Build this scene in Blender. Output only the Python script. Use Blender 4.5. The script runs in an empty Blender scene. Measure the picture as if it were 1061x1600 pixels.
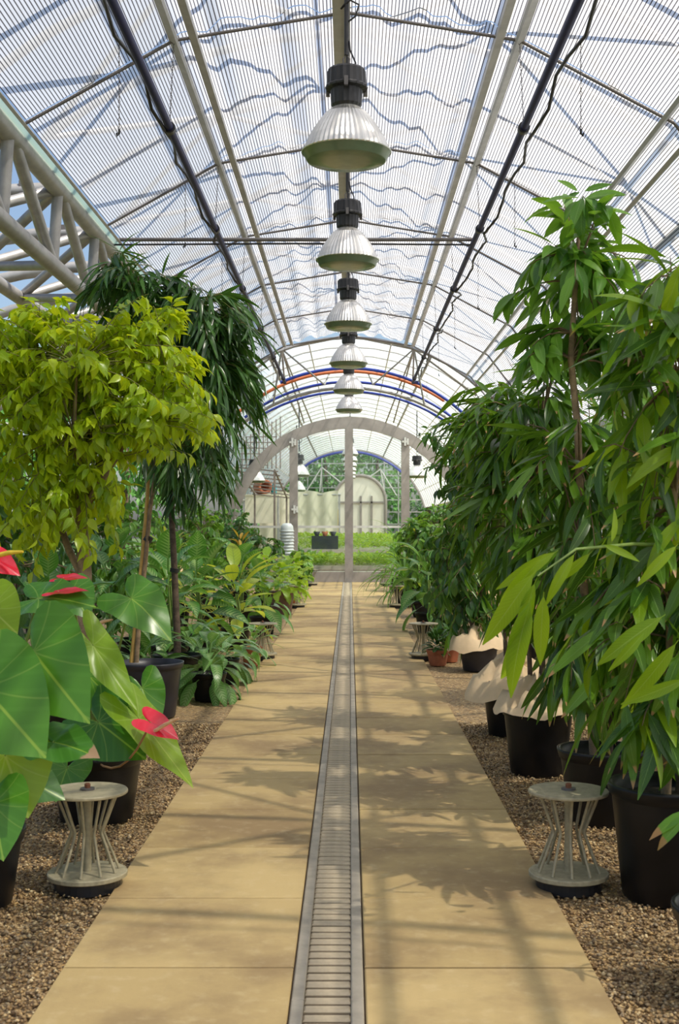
import bpy, math, random
import numpy as np
from mathutils import Vector, Matrix
PI = math.pi
random.seed(11); RNG = np.random.default_rng(11)
SC = bpy.context.scene
COL = SC.collection

# ------------------------------------------------------------------ camera, sky, sun, exposure
F, H, VX, VY = 1950.0, 1.5, 547.0, 822.0        # focal length (px of 1061x1600), eye height, vanishing point
cd = bpy.data.cameras.new('camera'); cam = bpy.data.objects.new('camera', cd); COL.objects.link(cam)
cam.location = (0, 0, H); cam.rotation_euler = (PI/2, 0, 0)
cd.sensor_fit = 'VERTICAL'; cd.sensor_width = 36; cd.sensor_height = 36; cd.lens = F/1600*36
cd.shift_x = (530.5-VX)/1600; cd.shift_y = (VY-800)/1600
cd.clip_start = 0.05; cd.clip_end = 400
cd.dof.use_dof = True; cd.dof.focus_distance = 9.0; cd.dof.aperture_fstop = 7.0
SC.camera = cam

SUN_EL, SUN_AZ = math.radians(57), math.radians(58)   # azimuth from -y (behind the camera) towards +x (right)
wd = bpy.data.worlds.new('world'); SC.world = wd; wd.use_nodes = True
nt = wd.node_tree; nt.nodes.clear()
sky = nt.nodes.new('ShaderNodeTexSky'); sky.sky_type = 'NISHITA'; sky.sun_disc = False
sky.sun_elevation = SUN_EL; sky.sun_rotation = math.radians(122); sky.air_density = 1.0; sky.dust_density = 2.5; sky.ozone_density = 1.5
bg = nt.nodes.new('ShaderNodeBackground'); bg.inputs['Strength'].default_value = 0.14
out = nt.nodes.new('ShaderNodeOutputWorld')
nt.links.new(sky.outputs[0], bg.inputs[0]); nt.links.new(bg.outputs[0], out.inputs[0])
sd = bpy.data.lights.new('sun', 'SUN'); sun = bpy.data.objects.new('sun', sd); COL.objects.link(sun)
sd.energy = 5.8; sd.angle = math.radians(0.7); sd.color = (1.0, 0.93, 0.80)
sdir = Vector((math.cos(SUN_EL)*math.sin(-SUN_AZ), math.cos(SUN_EL)*math.cos(SUN_AZ), -math.sin(SUN_EL)))  # direction of travel
sun.rotation_euler = sdir.to_track_quat('-Z', 'Y').to_euler(); sun.location = (-8, -6, 14)
SC.view_settings.view_transform = 'Standard'; SC.view_settings.look = 'None'
SC.view_settings.exposure = 0.35; SC.view_settings.gamma = 1.0; SC.view_settings.use_curve_mapping = False
SC.cycles.max_bounces = 10; SC.cycles.transparent_max_bounces = 16; SC.cycles.diffuse_bounces = 5
SC.cycles.sample_clamp_indirect = 6.0

# ------------------------------------------------------------------ helpers
def at(px, py, Y):
    return Vector(((px-VX)*Y/F, Y, H+(VY-py)*Y/F))
def ground(px, Y): return Vector(((px-VX)*Y/F, Y, 0))
def proj(p): return VX+p[0]*F/p[1], VY-(p[2]-H)*F/p[1]

def tag(o, label=None, cat=None, group=None, kind=None):
    if label: o['label'] = label
    if cat: o['category'] = cat
    if group: o['group'] = group
    if kind: o['kind'] = kind
    return o
def empty(name, loc=(0, 0, 0), rz=0, parent=None):
    o = bpy.data.objects.new(name, None); COL.objects.link(o); o.location = loc; o.rotation_euler = (0, 0, rz)
    o.empty_display_size = 0.1
    if parent: o.parent = parent
    return o
def link(name, me, parent=None, loc=None, rot=None):
    o = bpy.data.objects.new(name, me); COL.objects.link(o)
    if parent: o.parent = parent
    if loc is not None: o.location = loc
    if rot is not None: o.rotation_euler = rot
    return o
def copy_tree(o, parent=None):
    c = o.copy(); COL.objects.link(c)
    if parent: c.parent = parent
    for ch in list(o.children): copy_tree(ch, c)
    return c

class MB:
    """collects simple shapes into one mesh"""
    def __init__(s): s.v = []; s.f = []; s.sm = []
    def add(s, vs, fs, smooth=False):
        n = len(s.v); s.v += [tuple(v) for v in vs]; s.f += [tuple(i+n for i in f) for f in fs]; s.sm += [smooth]*len(fs); return s
    def box(s, c, d, M=None):
        x, y, z = d[0]/2, d[1]/2, d[2]/2
        vs = [Vector((a*x, b*y, e*z)) for a in (-1, 1) for b in (-1, 1) for e in (-1, 1)]
        if M is not None: vs = [M @ v for v in vs]
        c = Vector(c)
        return s.add([v+c for v in vs], [(0, 1, 3, 2), (4, 6, 7, 5), (0, 4, 5, 1), (2, 3, 7, 6), (0, 2, 6, 4), (1, 5, 7, 3)])
    def chamfer(s, lo, hi, ch):
        (x0, y0, z0), (x1, y1, z1) = lo, hi
        a = [(x0, y0, z0), (x1, y0, z0), (x1, y1, z0), (x0, y1, z0)]
        b = [(x0, y0, z1-ch), (x1, y0, z1-ch), (x1, y1, z1-ch), (x0, y1, z1-ch)]
        c = [(x0+ch, y0+ch, z1), (x1-ch, y0+ch, z1), (x1-ch, y1-ch, z1), (x0+ch, y1-ch, z1)]
        fs = [(3, 2, 1, 0), (8, 9, 10, 11)]
        for k in range(4):
            j = (k+1) % 4
            fs += [(k, j, 4+j, 4+k), (4+k, 4+j, 8+j, 8+k)]
        return s.add(a+b+c, fs)
    def tube(s, pts, r, n=8, cap=True):
        pts = [Vector(p) for p in pts]; m = len(pts)
        rs = r if isinstance(r, (list, tuple)) else [r]*m
        vs = []; ref = None
        for i, p in enumerate(pts):
            t = (pts[min(i+1, m-1)]-pts[max(i-1, 0)])
            t = t.normalized() if t.length > 1e-9 else Vector((0, 0, 1))
            if ref is None:
                ref = Vector((0, 0, 1)) if abs(t.z) < .9 else Vector((1, 0, 0))
                ref = (ref-t*ref.dot(t)).normalized()
            else:
                ref = ref-t*ref.dot(t)
                ref = ref.normalized() if ref.length > 1e-6 else t.orthogonal().normalized()
            b = t.cross(ref)
            vs += [p+(ref*math.cos(2*PI*k/n)+b*math.sin(2*PI*k/n))*rs[i] for k in range(n)]
        fs = [(i*n+k, i*n+(k+1) % n, (i+1)*n+(k+1) % n, (i+1)*n+k) for i in range(m-1) for k in range(n)]
        s.add(vs, fs, True)
        if cap: s.add(vs[:n], [tuple(reversed(range(n)))]); s.add(vs[-n:], [tuple(range(n))])
        return s
    def lathe(s, prof, n=24, c=(0, 0, 0), alt=None, smooth=True):
        """profile of (r, z); alt scales the radius of every other segment"""
        c = Vector(c); vs = []
        for r, z in prof:
            for k in range(n):
                a = 2*PI*k/n; q = r*(alt if alt and k % 2 else 1)
                vs.append(c+Vector((q*math.cos(a), q*math.sin(a), z)))
        fs = [(i*n+k, i*n+(k+1) % n, (i+1)*n+(k+1) % n, (i+1)*n+k) for i in range(len(prof)-1) for k in range(n)]
        return s.add(vs, fs, smooth)
    def disc(s, r, z, n=24, c=(0, 0, 0)):
        c = Vector(c)
        return s.add([c+Vector((r*math.cos(2*PI*k/n), r*math.sin(2*PI*k/n), z)) for k in range(n)], [tuple(range(n))])
    def mesh(s, name, m):
        me = bpy.data.meshes.new(name); me.from_pydata(s.v, [], s.f); me.materials.append(m)
        me.polygons.foreach_set('use_smooth', s.sm); me.update(); return me
    def build(s, name, m, parent=None, loc=None, rot=None): return link(name, s.mesh(name, m), parent, loc, rot)

# ------------------------------------------------------------------ materials
def N(t, kind, **kw):
    n = t.nodes.new(kind)
    for k, v in kw.items():
        if k.startswith('i_'): n.inputs[int(k[2:])].default_value = v
        else: setattr(n, k, v)
    return n
def math_n(t, op, a, b=None, clamp=False):
    n = t.nodes.new('ShaderNodeMath'); n.operation = op; n.use_clamp = clamp
    for i, x in enumerate((a, b)):
        if x is None: continue
        if isinstance(x, (int, float)): n.inputs[i].default_value = x
        else: t.links.new(x, n.inputs[i])
    return n.outputs[0]
def mixc(t, f, a, b):
    n = t.nodes.new('ShaderNodeMix'); n.data_type = 'RGBA'
    for i, x in ((0, f), (6, a), (7, b)):
        if isinstance(x, (int, float)): n.inputs[i].default_value = x
        elif isinstance(x, tuple): n.inputs[i].default_value = (*x, 1)
        else: t.links.new(x, n.inputs[i])
    return n.outputs[2]
def smooth(t, x, lo, hi):
    n = t.nodes.new('ShaderNodeMapRange'); n.interpolation_type = 'SMOOTHSTEP'
    t.links.new(x, n.inputs[0]); n.inputs[1].default_value = lo; n.inputs[2].default_value = hi
    return n.outputs[0]
def newmat(name):
    m = bpy.data.materials.new(name); m.use_nodes = True; t = m.node_tree; t.nodes.clear()
    o = t.nodes.new('ShaderNodeOutputMaterial'); return m, t, o
def noise(t, scale, detail=4, coord='Object', rough=.6, dist=0, vec=None):
    n = t.nodes.new('ShaderNodeTexNoise'); n.inputs['Scale'].default_value = scale; n.inputs['Detail'].default_value = detail
    n.inputs['Roughness'].default_value = rough; n.inputs['Distortion'].default_value = dist
    if vec is None: vec = t.nodes.new('ShaderNodeTexCoord').outputs[coord]
    t.links.new(vec, n.inputs['Vector']); return n.outputs['Fac']
def basic(name, col, rough=.5, metal=0, var=.12, scale=12, col2=None, bump=0, spec=.5):
    m, t, o = newmat(name)
    b = t.nodes.new('ShaderNodeBsdfPrincipled')
    f = smooth(t, noise(t, scale), .3, .7)
    c2 = col2 if col2 else tuple(max(0, c*(1-2*var)) for c in col)
    t.links.new(mixc(t, f, c2, col), b.inputs['Base Color'])
    b.inputs['Roughness'].default_value = rough; b.inputs['Metallic'].default_value = metal; b.inputs['Specular IOR Level'].default_value = spec
    if bump:
        bn = t.nodes.new('ShaderNodeBump'); bn.inputs['Strength'].default_value = bump; bn.inputs['Distance'].default_value = .01
        t.links.new(noise(t, scale*4), bn.inputs['Height']); t.links.new(bn.outputs[0], b.inputs['Normal'])
    t.links.new(b.outputs[0], o.inputs[0]); return m
def sheet_mat(name, col, line, period, duty, thru, tint=(1, 1, 1)):
    """translucent roofing sheet with fine dark flutes; 'thru' of the light passes straight"""
    m, t, o = newmat(name)
    uv = t.nodes.new('ShaderNodeUVMap'); sp = t.nodes.new('ShaderNodeSeparateXYZ'); t.links.new(uv.outputs[0], sp.inputs[0])
    fr = math_n(t, 'FRACT', math_n(t, 'DIVIDE', sp.outputs[0], period))
    st = math_n(t, 'LESS_THAN', fr, duty)
    dirt = smooth(t, noise(t, 1.3, 5), .35, .75)
    c = mixc(t, dirt, tuple(x*.93 for x in col), col)
    c = mixc(t, st, c, line)
    tr = t.nodes.new('ShaderNodeBsdfTranslucent'); t.links.new(c, tr.inputs[0])
    df = t.nodes.new('ShaderNodeBsdfDiffuse'); t.links.new(c, df.inputs[0])
    m1 = t.nodes.new('ShaderNodeMixShader'); m1.inputs[0].default_value = .25
    t.links.new(tr.outputs[0], m1.inputs[1]); t.links.new(df.outputs[0], m1.inputs[2])
    tp = t.nodes.new('ShaderNodeBsdfTransparent'); tp.inputs[0].default_value = (*tint, 1)
    m2 = t.nodes.new('ShaderNodeMixShader')
    t.links.new(math_n(t, 'MULTIPLY', math_n(t, 'SUBTRACT', 1.0, st), thru), m2.inputs[0])
    t.links.new(m1.outputs[0], m2.inputs[1]); t.links.new(tp.outputs[0], m2.inputs[2])
    t.links.new(m2.outputs[0], o.inputs[0]); return m
def glass_mat(name, tint=(.93, .98, .96), refl=.08, haze=0.0):
    m, t, o = newmat(name)
    tp = t.nodes.new('ShaderNodeBsdfTransparent'); tp.inputs[0].default_value = (*tint, 1)
    gl = t.nodes.new('ShaderNodeBsdfGlossy'); gl.inputs['Roughness'].default_value = .05
    mx = t.nodes.new('ShaderNodeMixShader'); mx.inputs[0].default_value = refl
    t.links.new(tp.outputs[0], mx.inputs[1]); t.links.new(gl.outputs[0], mx.inputs[2]); last = mx
    if haze:
        tr = t.nodes.new('ShaderNodeBsdfTranslucent'); tr.inputs[0].default_value = (.9, .95, .93, 1)
        m3 = t.nodes.new('ShaderNodeMixShader'); m3.inputs[0].default_value = haze
        t.links.new(mx.outputs[0], m3.inputs[1]); t.links.new(tr.outputs[0], m3.inputs[2]); last = m3
    t.links.new(last.outputs[0], o.inputs[0]); return m
def leaf_mat(name, dark, light, rib=None, trans=.35, rough=.35, ribw=.07, veins=10, vein_amt=.25, cream=None, cream_amt=0, edge=None, spec=.5, tip=None, slant=.14, tipcut=.94, tipshare=.55, radial=None):
    m, t, o = newmat(name)
    uv = t.nodes.new('ShaderNodeUVMap'); sp = t.nodes.new('ShaderNodeSeparateXYZ'); t.links.new(uv.outputs[0], sp.inputs[0])
    u, v = sp.outputs[0], sp.outputs[1]
    au = math_n(t, 'ABSOLUTE', math_n(t, 'MULTIPLY', math_n(t, 'SUBTRACT', u, .5), 2.0))
    at_ = t.nodes.new('ShaderNodeAttribute'); at_.attribute_name = 'var'
    oi = t.nodes.new('ShaderNodeObjectInfo')
    r = math_n(t, 'FRACT', math_n(t, 'ADD', at_.outputs['Fac'], oi.outputs['Random']))
    c = mixc(t, r, dark, light)
    wv = math_n(t, 'SINE', math_n(t, 'MULTIPLY', math_n(t, 'SUBTRACT', v, math_n(t, 'MULTIPLY', au, slant)), veins*2*PI))
    vm = math_n(t, 'MULTIPLY', smooth(t, wv, .5, 1.0), vein_amt)
    c = mixc(t, vm, c, tuple(min(1, x*1.7+.02) for x in light))
    if cream:
        blot = smooth(t, math_n(t, 'SUBTRACT', math_n(t, 'ADD', wv, math_n(t, 'MULTIPLY', noise(t, 40, 3, 'UV'), 2.2)), math_n(t, 'MULTIPLY', au, 2.6)), .0, .9)
        c = mixc(t, math_n(t, 'MULTIPLY', blot, cream_amt), c, cream)
    if edge:
        c = mixc(t, math_n(t, 'MULTIPLY', smooth(t, au, .55, .9), .8), c, edge)
    if rib:
        c = mixc(t, math_n(t, 'SUBTRACT', 1.0, smooth(t, au, ribw*.4, ribw)), c, rib)
    if radial:                                   # veins that fan out from the stalk
        x_ = math_n(t, 'MULTIPLY', math_n(t, 'SUBTRACT', u, .5), 1.1); y_ = math_n(t, 'MULTIPLY', math_n(t, 'SUBTRACT', v, .30), 1.43)
        th = math_n(t, 'ARCTAN2', math_n(t, 'ABSOLUTE', x_), y_)
        rr_ = math_n(t, 'SQRT', math_n(t, 'ADD', math_n(t, 'MULTIPLY', x_, x_), math_n(t, 'MULTIPLY', y_, y_)))
        bend = math_n(t, 'ADD', th, math_n(t, 'MULTIPLY', rr_, -.35))
        fr_ = math_n(t, 'ABSOLUTE', math_n(t, 'SUBTRACT', math_n(t, 'FRACT', math_n(t, 'DIVIDE', bend, .62)), .5))
        dist_ = math_n(t, 'MULTIPLY', fr_, rr_)
        c = mixc(t, math_n(t, 'MULTIPLY', math_n(t, 'SUBTRACT', 1.0, smooth(t, dist_, .006, .020)), .55), c, radial)
    if tip:
        tm = smooth(t, math_n(t, 'ADD', v, math_n(t, 'MULTIPLY', noise(t, 9, 2, 'UV'), .12)), tipcut, tipcut+.04)
        c = mixc(t, math_n(t, 'MULTIPLY', tm, math_n(t, 'GREATER_THAN', r, tipshare)), c, tip)
    b = t.nodes.new('ShaderNodeBsdfPrincipled'); t.links.new(c, b.inputs['Base Color'])
    b.inputs['Roughness'].default_value = rough; b.inputs['Specular IOR Level'].default_value = spec
    tr = t.nodes.new('ShaderNodeBsdfTranslucent')
    t.links.new(mixc(t, .55, c, tuple(min(1, x*k) for x, k in zip(light, (2.2, 1.9, .9)))), tr.inputs[0])
    mx = t.nodes.new('ShaderNodeMixShader'); mx.inputs[0].default_value = trans
    t.links.new(b.outputs[0], mx.inputs[1]); t.links.new(tr.outputs[0], mx.inputs[2])
    t.links.new(mx.outputs[0], o.inputs[0]); return m

M = {}
M['galv'] = basic('galvanised_steel', (.40, .39, .38), .45, .35, .12, 6)
M['alu'] = basic('aluminium_profile', (.52, .52, .53), .5, .3, .1, 5)
M['rib'] = basic('dark_rib', (.16, .145, .14), .5, .2, .1, 8)
M['white_metal'] = basic('white_metal', (.72, .72, .70), .5, 0, .06, 4)
M['taupe'] = basic('taupe_frame', (.36, .325, .305), .5, 0, .12, 3)
M['blue'] = basic('blue_pipe', (.012, .014, .085), .5, 0, .1, 5, spec=.25)
M['bright_blue'] = basic('bright_blue_pipe', (.03, .06, .40), .35, 0, .1, 5)
M['orange'] = basic('orange_pipe', (.80, .22, .08), .45, 0, .1, 5)
M['black'] = basic('black_plastic', (.020, .020, .024), .42, 0, .2, 9)
M['pot'] = basic('black_pot', (.010, .010, .012), .38, 0, .25, 5, bump=.05, spec=.3)
M['pot_grey'] = basic('grey_pot', (.035, .035, .048), .4, 0, .2, 5)
M['terra'] = basic('terracotta', (.52, .17, .085), .7, 0, .15, 9)
M['brown_pot'] = basic('brown_pot', (.16, .085, .085), .5, 0, .12, 6)
M['soil'] = basic('potting_soil', (.06, .045, .03), .95, 0, .4, 60, bump=.6)
M['refl'] = basic('ribbed_aluminium', (.80, .79, .76), .33, .85, .05, 6)
M['lens'] = basic('lamp_glass', (.18, .25, .17), .18, 0, .12, 5)
M['cable'] = basic('black_cable', (.025, .025, .03), .5)
M['chain'] = basic('chain_steel', (.16, .15, .15), .45, .5)
M['bollard'] = basic('cast_grey', (.42, .37, .24), .55, .0, .14, 30, bump=.05)
M['rust'] = basic('rusty_cap', (.25, .09, .04), .7)
M['bark'] = basic('pale_bark', (.36, .25, .15), .8, 0, .25, 18, bump=.4)
M['bark_dark'] = basic('dark_bark', (.16, .11, .075), .85, 0, .3, 18, bump=.4)
M['bamboo'] = basic('yellow_cane', (.78, .47, .13), .45, 0, .18, 7)
M['twig'] = basic('brown_twig', (.22, .15, .08), .8, 0, .2, 20)
M['fine_twig'] = basic('greenish_twig', (.22, .22, .06), .8, 0, .2, 20)
M['stalk'] = basic('green_stalk', (.22, .33, .07), .5, 0, .15, 15)
M['red_stalk'] = basic('flower_stalk', (.45, .22, .08), .5, 0, .15, 15)
M['paper'] = basic('kraft_paper', (.80, .60, .37), .75, 0, .07, 5, bump=.15)
M['concrete'] = basic('pale_concrete', (.55, .50, .42), .85, 0, .08, 5, bump=.15)
M['tarp'] = basic('cream_tarp', (.82, .78, .62), .7, 0, .05, 2)
M['white_board'] = basic('white_board', (.86, .84, .74), .6, 0, .03, 2)
M['tank'] = basic('pale_grey_tank', (.52, .56, .57), .5, 0, .08, 5)
M['dark_blue'] = basic('dark_crate', (.03, .035, .06), .5)
M['teal'] = basic('teal_plastic', (.02, .38, .45), .4)
M['yellow'] = basic('yellow_post', (.85, .6, .05), .5)
M['slat'] = basic('weathered_slat', (.30, .25, .22), .7, 0, .15, 6)
M['tie'] = basic('tie_black', (.02, .02, .02), .5)
M['lawn'] = basic('outside_lawn', (.10, .17, .04), .95, 0, .3, 3)
M['glass'] = glass_mat('clear_pane', (.95, .98, .97), .06)
M['roof_glass'] = glass_mat('hazy_roof_pane', (.93, .98, .96), .04, .45)
M['green_glass'] = glass_mat('greenish_strip', (.6, .8, .66), .08, .45)
M['sheet'] = sheet_mat('fluted_sheet', (.93, .94, .97), (.10, .095, .105), .027, .30, .38)
M['white_sheet'] = sheet_mat('white_shade_sheet', (.84, .91, .88), (.70, .76, .73), .3, .12, .30)
M['wall_sheet'] = sheet_mat('wall_shade_sheet', (.75, .80, .78), (.4, .42, .4), .1, .1, .2)

def path_mat():
    m, t, o = newmat('sandstone_slab')
    tc = t.nodes.new('ShaderNodeTexCoord'); oi = t.nodes.new('ShaderNodeObjectInfo')
    geo = t.nodes.new('ShaderNodeNewGeometry')
    n1 = smooth(t, noise(t, 1.1, 6, vec=geo.outputs['Position'], rough=.62), .38, .66)
    n2 = noise(t, 14, 5, vec=geo.outputs['Position']); n3 = noise(t, 120, 3, vec=geo.outputs['Position'])
    base = mixc(t, oi.outputs['Random'], (.47, .335, .145), (.60, .44, .20))
    c = mixc(t, math_n(t, 'MULTIPLY', n1, .72), base, (.24, .155, .08))
    c = mixc(t, math_n(t, 'MULTIPLY', smooth(t, n2, .5, .75), .25), c, (.72, .58, .34))
    c = mixc(t, math_n(t, 'MULTIPLY', smooth(t, n3, .6, .8), .25), c, (.28, .2, .1))
    b = t.nodes.new('ShaderNodeBsdfPrincipled'); t.links.new(c, b.inputs['Base Color'])
    b.inputs['Roughness'].default_value = .72; b.inputs['Specular IOR Level'].default_value = .3
    bn = t.nodes.new('ShaderNodeBump'); bn.inputs['Strength'].default_value = .12; bn.inputs['Distance'].default_value = .005
    t.links.new(n3, bn.inputs['Height']); t.links.new(bn.outputs[0], b.inputs['Normal'])
    t.links.new(b.outputs[0], o.inputs[0]); return m
M['slab'] = path_mat()
M['drain'] = basic('drain_concrete', (.46, .40, .31), .7, 0, .12, 9, bump=.1)
M['bar'] = basic('drain_bar', (.60, .49, .33), .7, 0, .18, 9, bump=.1)
M['void'] = basic('drain_bottom', (.12, .085, .05), .9)
def gravel_mat(name, bump):
    m, t, o = newmat(name)
    geo = t.nodes.new('ShaderNodeNewGeometry')
    vo = t.nodes.new('ShaderNodeTexVoronoi'); vo.inputs['Scale'].default_value = 75; t.links.new(geo.outputs['Position'], vo.inputs['Vector'])
    sp = t.nodes.new('ShaderNodeSeparateColor'); t.links.new(vo.outputs['Color'], sp.inputs[0])
    at_ = t.nodes.new('ShaderNodeAttribute'); at_.attribute_name = 'var'
    f = at_.outputs['Fac'] if not bump else sp.outputs[0]
    cr = t.nodes.new('ShaderNodeValToRGB'); t.links.new(f, cr.inputs[0])
    e = cr.color_ramp.elements; e[0].position = 0; e[0].color = (.10, .058, .027, 1); e[1].position = 1; e[1].color = (.70, .55, .31, 1)
    for p, c in ((.25, (.27, .165, .07)), (.5, (.41, .27, .12)), (.7, (.33, .25, .155)), (.85, (.54, .34, .13))):
        q = e.new(p); q.color = (*c, 1)
    b = t.nodes.new('ShaderNodeBsdfPrincipled'); t.links.new(cr.outputs[0], b.inputs['Base Color']); b.inputs['Roughness'].default_value = .7
    if bump:
        bn = t.nodes.new('ShaderNodeBump'); bn.inputs['Strength'].default_value = .8; bn.inputs['Distance'].default_value = .012; bn.invert = True
        t.links.new(vo.outputs['Distance'], bn.inputs['Height']); t.links.new(bn.outputs[0], b.inputs['Normal'])
    t.links.new(b.outputs[0], o.inputs[0]); return m
M['gravel'] = gravel_mat('gravel_bed', True); M['pebble'] = gravel_mat('pebble', False)

L = {}
L['benj'] = leaf_mat('weeping_fig_leaf', (.17, .34, .010), (.50, .66, .02), rib=(.42, .55, .08), trans=.48, veins=9, vein_amt=.12, rough=.3)
L['alii'] = leaf_mat('narrow_fig_leaf', (.015, .055, .02), (.07, .18, .03), rib=(.13, .24, .06), trans=.25, rough=.26, veins=22, vein_amt=.1, ribw=.12)
L['rfig'] = leaf_mat('long_fig_leaf', (.009, .05, .012), (.14, .30, .022), rib=(.2, .36, .06), trans=.34, rough=.27, veins=18, vein_amt=.13, tip=(.55, .30, .14))
L['rfig_brown'] = leaf_mat('browned_fig_leaf', (.08, .22, .02), (.14, .32, .03), rib=(.2, .36, .06), trans=.3, rough=.3, veins=18, vein_amt=.1, tip=(.42, .2, .09), tipcut=.74, tipshare=-1)
L['rfig_lime'] = leaf_mat('lime_fig_leaf', (.14, .29, .012), (.30, .46, .02), rib=(.32, .46, .08), trans=.5, rough=.3, veins=18, vein_amt=.13)
L['tall'] = leaf_mat('oval_fig_leaf', (.03, .12, .02), (.16, .34, .035), rib=(.2, .36, .08), trans=.38, rough=.3, veins=14, vein_amt=.12)
L['anth'] = leaf_mat('anthurium_leaf', (.03, .135, .014), (.085, .25, .02), rib=(.26, .42, .05), trans=.25, rough=.27, veins=6, vein_amt=.10, ribw=.03, slant=.4, radial=(.24, .40, .06))
L['anth_brown'] = leaf_mat('browned_anthurium_leaf', (.04, .16, .02), (.07, .22, .025), rib=(.26, .42, .05), trans=.2, rough=.3, veins=6, vein_amt=.16, ribw=.03, slant=.4, tip=(.40, .25, .15), tipcut=.86, tipshare=-1)
L['anth_lime'] = leaf_mat('lime_anthurium_leaf', (.20, .36, .02), (.28, .45, .03), rib=(.42, .55, .10), trans=.45, rough=.3, veins=6, vein_amt=.10, ribw=.03, slant=.4, radial=(.42, .55, .12))
L['agla'] = leaf_mat('silver_green_leaf', (.07, .20, .05), (.17, .36, .09), rib=(.30, .48, .16), trans=.3, rough=.33, veins=12, vein_amt=.3, cream=(.50, .62, .34), cream_amt=.55)
L['dief'] = leaf_mat('variegated_leaf', (.04, .17, .03), (.12, .31, .05), rib=(.35, .52, .15), trans=.35, rough=.33, veins=12, vein_amt=.4, cream=(.52, .64, .25), cream_amt=.6)
L['lime'] = leaf_mat('lime_broad_leaf', (.26, .42, .03), (.45, .58, .06), rib=(.12, .28, .04), trans=.45, rough=.32, veins=10, vein_amt=.2)
L['cream'] = leaf_mat('cream_edged_leaf', (.08, .24, .04), (.16, .35, .05), rib=(.05, .2, .03), trans=.35, rough=.33, veins=10, vein_amt=.2, edge=(.66, .70, .35))
L['strap'] = leaf_mat('strap_leaf', (.05, .17, .025), (.17, .36, .05), rib=(.22, .42, .08), trans=.35, rough=.35, veins=2, vein_amt=.05)
L['gold'] = leaf_mat('gold_strap_leaf', (.24, .36, .04), (.5, .55, .1), rib=(.12, .28, .04), trans=.4, rough=.35, veins=2, vein_amt=.05)
L['fern'] = leaf_mat('bright_frond', (.17, .36, .03), (.36, .55, .05), rib=(.3, .5, .08), trans=.45, rough=.4, veins=12, vein_amt=.2)
L['shrub'] = leaf_mat('dark_shrub_leaf', (.02, .075, .02), (.08, .20, .035), rib=(.12, .25, .06), trans=.3, rough=.3, veins=8, vein_amt=.12)
L['mid'] = leaf_mat('mid_green_leaf', (.06, .19, .025), (.19, .37, .05), rib=(.22, .4, .08), trans=.38, rough=.35, veins=8, vein_amt=.15)
L['croton'] = leaf_mat('croton_leaf', (.30, .10, .03), (.55, .40, .05), rib=(.6, .3, .05), trans=.3, rough=.3, veins=9, vein_amt=.35)
L['seed'] = leaf_mat('seedling_leaf', (.12, .26, .02), (.36, .52, .07), trans=.4, rough=.45, veins=4, vein_amt=.1)
L['far'] = leaf_mat('far_tree_leaf', (.03, .12, .03), (.13, .32, .07), trans=.35, rough=.5, veins=4, vein_amt=.1)
L['spathe'] = leaf_mat('red_spathe', (.62, .008, .03), (.72, .012, .04), rib=(.6, .02, .05), trans=.12, rough=.16, veins=6, vein_amt=.1, spec=.7)
M['spadix_y'] = basic('yellow_spadix', (.85, .60, .04), .55, 0, .1, 60, bump=.2)
M['spadix_p'] = basic('peach_spadix', (.85, .50, .27), .55, 0, .1, 60, bump=.2)

# ------------------------------------------------------------------ leaves
def prof_ovate(t): return (math.sin(PI*min(1, t**.62)) ** .9)*(1 if t < .8 else 1-.35*(t-.8)/.2)
def prof_lance(t): return math.sin(PI*t**.80)**.85
def prof_strap(t): return min(1, t*9+.35)*(1-t**3.2)
def prof_ellip(t): return max(0, 1-(2*t-1)**2)**.6
def prof_tip(t):                              # oval body with a thin drip tip
    return max(0.0, math.sin(PI*min(1, (t/.86)**.75)))**.85 if t < .80 else .30*(1-t)/.20+.02

def leaf_geo(Ln, W, seg, prof, droop, fold, pet=0.0, petw=.006, wave=0.0, twist=0.0):
    V = []; UV = []; y = z = 0.0
    rows = []
    if pet > 0: rows += [(-1, 0.0), (-1, .5)]
    rows += [(t/seg, None) for t in range(seg+1)]
    tot = len(rows)-1; prev = 0; a0 = droop*-.15
    for i, (t, p) in enumerate(rows):
        k = i/tot
        a = a0-droop*k**1.3
        step = (pet/2 if t <= 0 and pet > 0 else Ln/seg) if i else 0
        y += step*math.cos(a); z += step*math.sin(a)
        w = petw if t < 0 else max(prof(t)*W/2, petw if (t == 0 and pet > 0) else .0015)
        tv = 0 if t < 0 else t
        dz = abs(w)*fold*(1 if t >= 0 else 0)
        wz = wave*W*math.sin(t*PI*5) if t >= 0 else 0
        n = Vector((0, -math.sin(a), math.cos(a)))
        tw = twist*k
        for s_, u in ((-1, 0), (0, .5), (1, 1)):
            q = Vector((s_*w*math.cos(tw), y, z)) + n*((dz+wz*s_ if s_ else 0)+s_*w*math.sin(tw))
            V.append(q[:]); UV.append((u, tv))
    Fc = []
    for i in range(tot):
        a = i*3
        for c in (0, 1): Fc.append((a+c, a+c+1, a+c+4, a+c+3))
    return np.array(V), np.array(Fc), np.array(UV)
HEART = ([0, 6, 14, 26, 42, 62, 85, 110, 128, 142, 153, 164, 178], [1.0, .90, .80, .69, .60, .545, .52, .56, .62, .60, .48, .25, .02])
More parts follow.
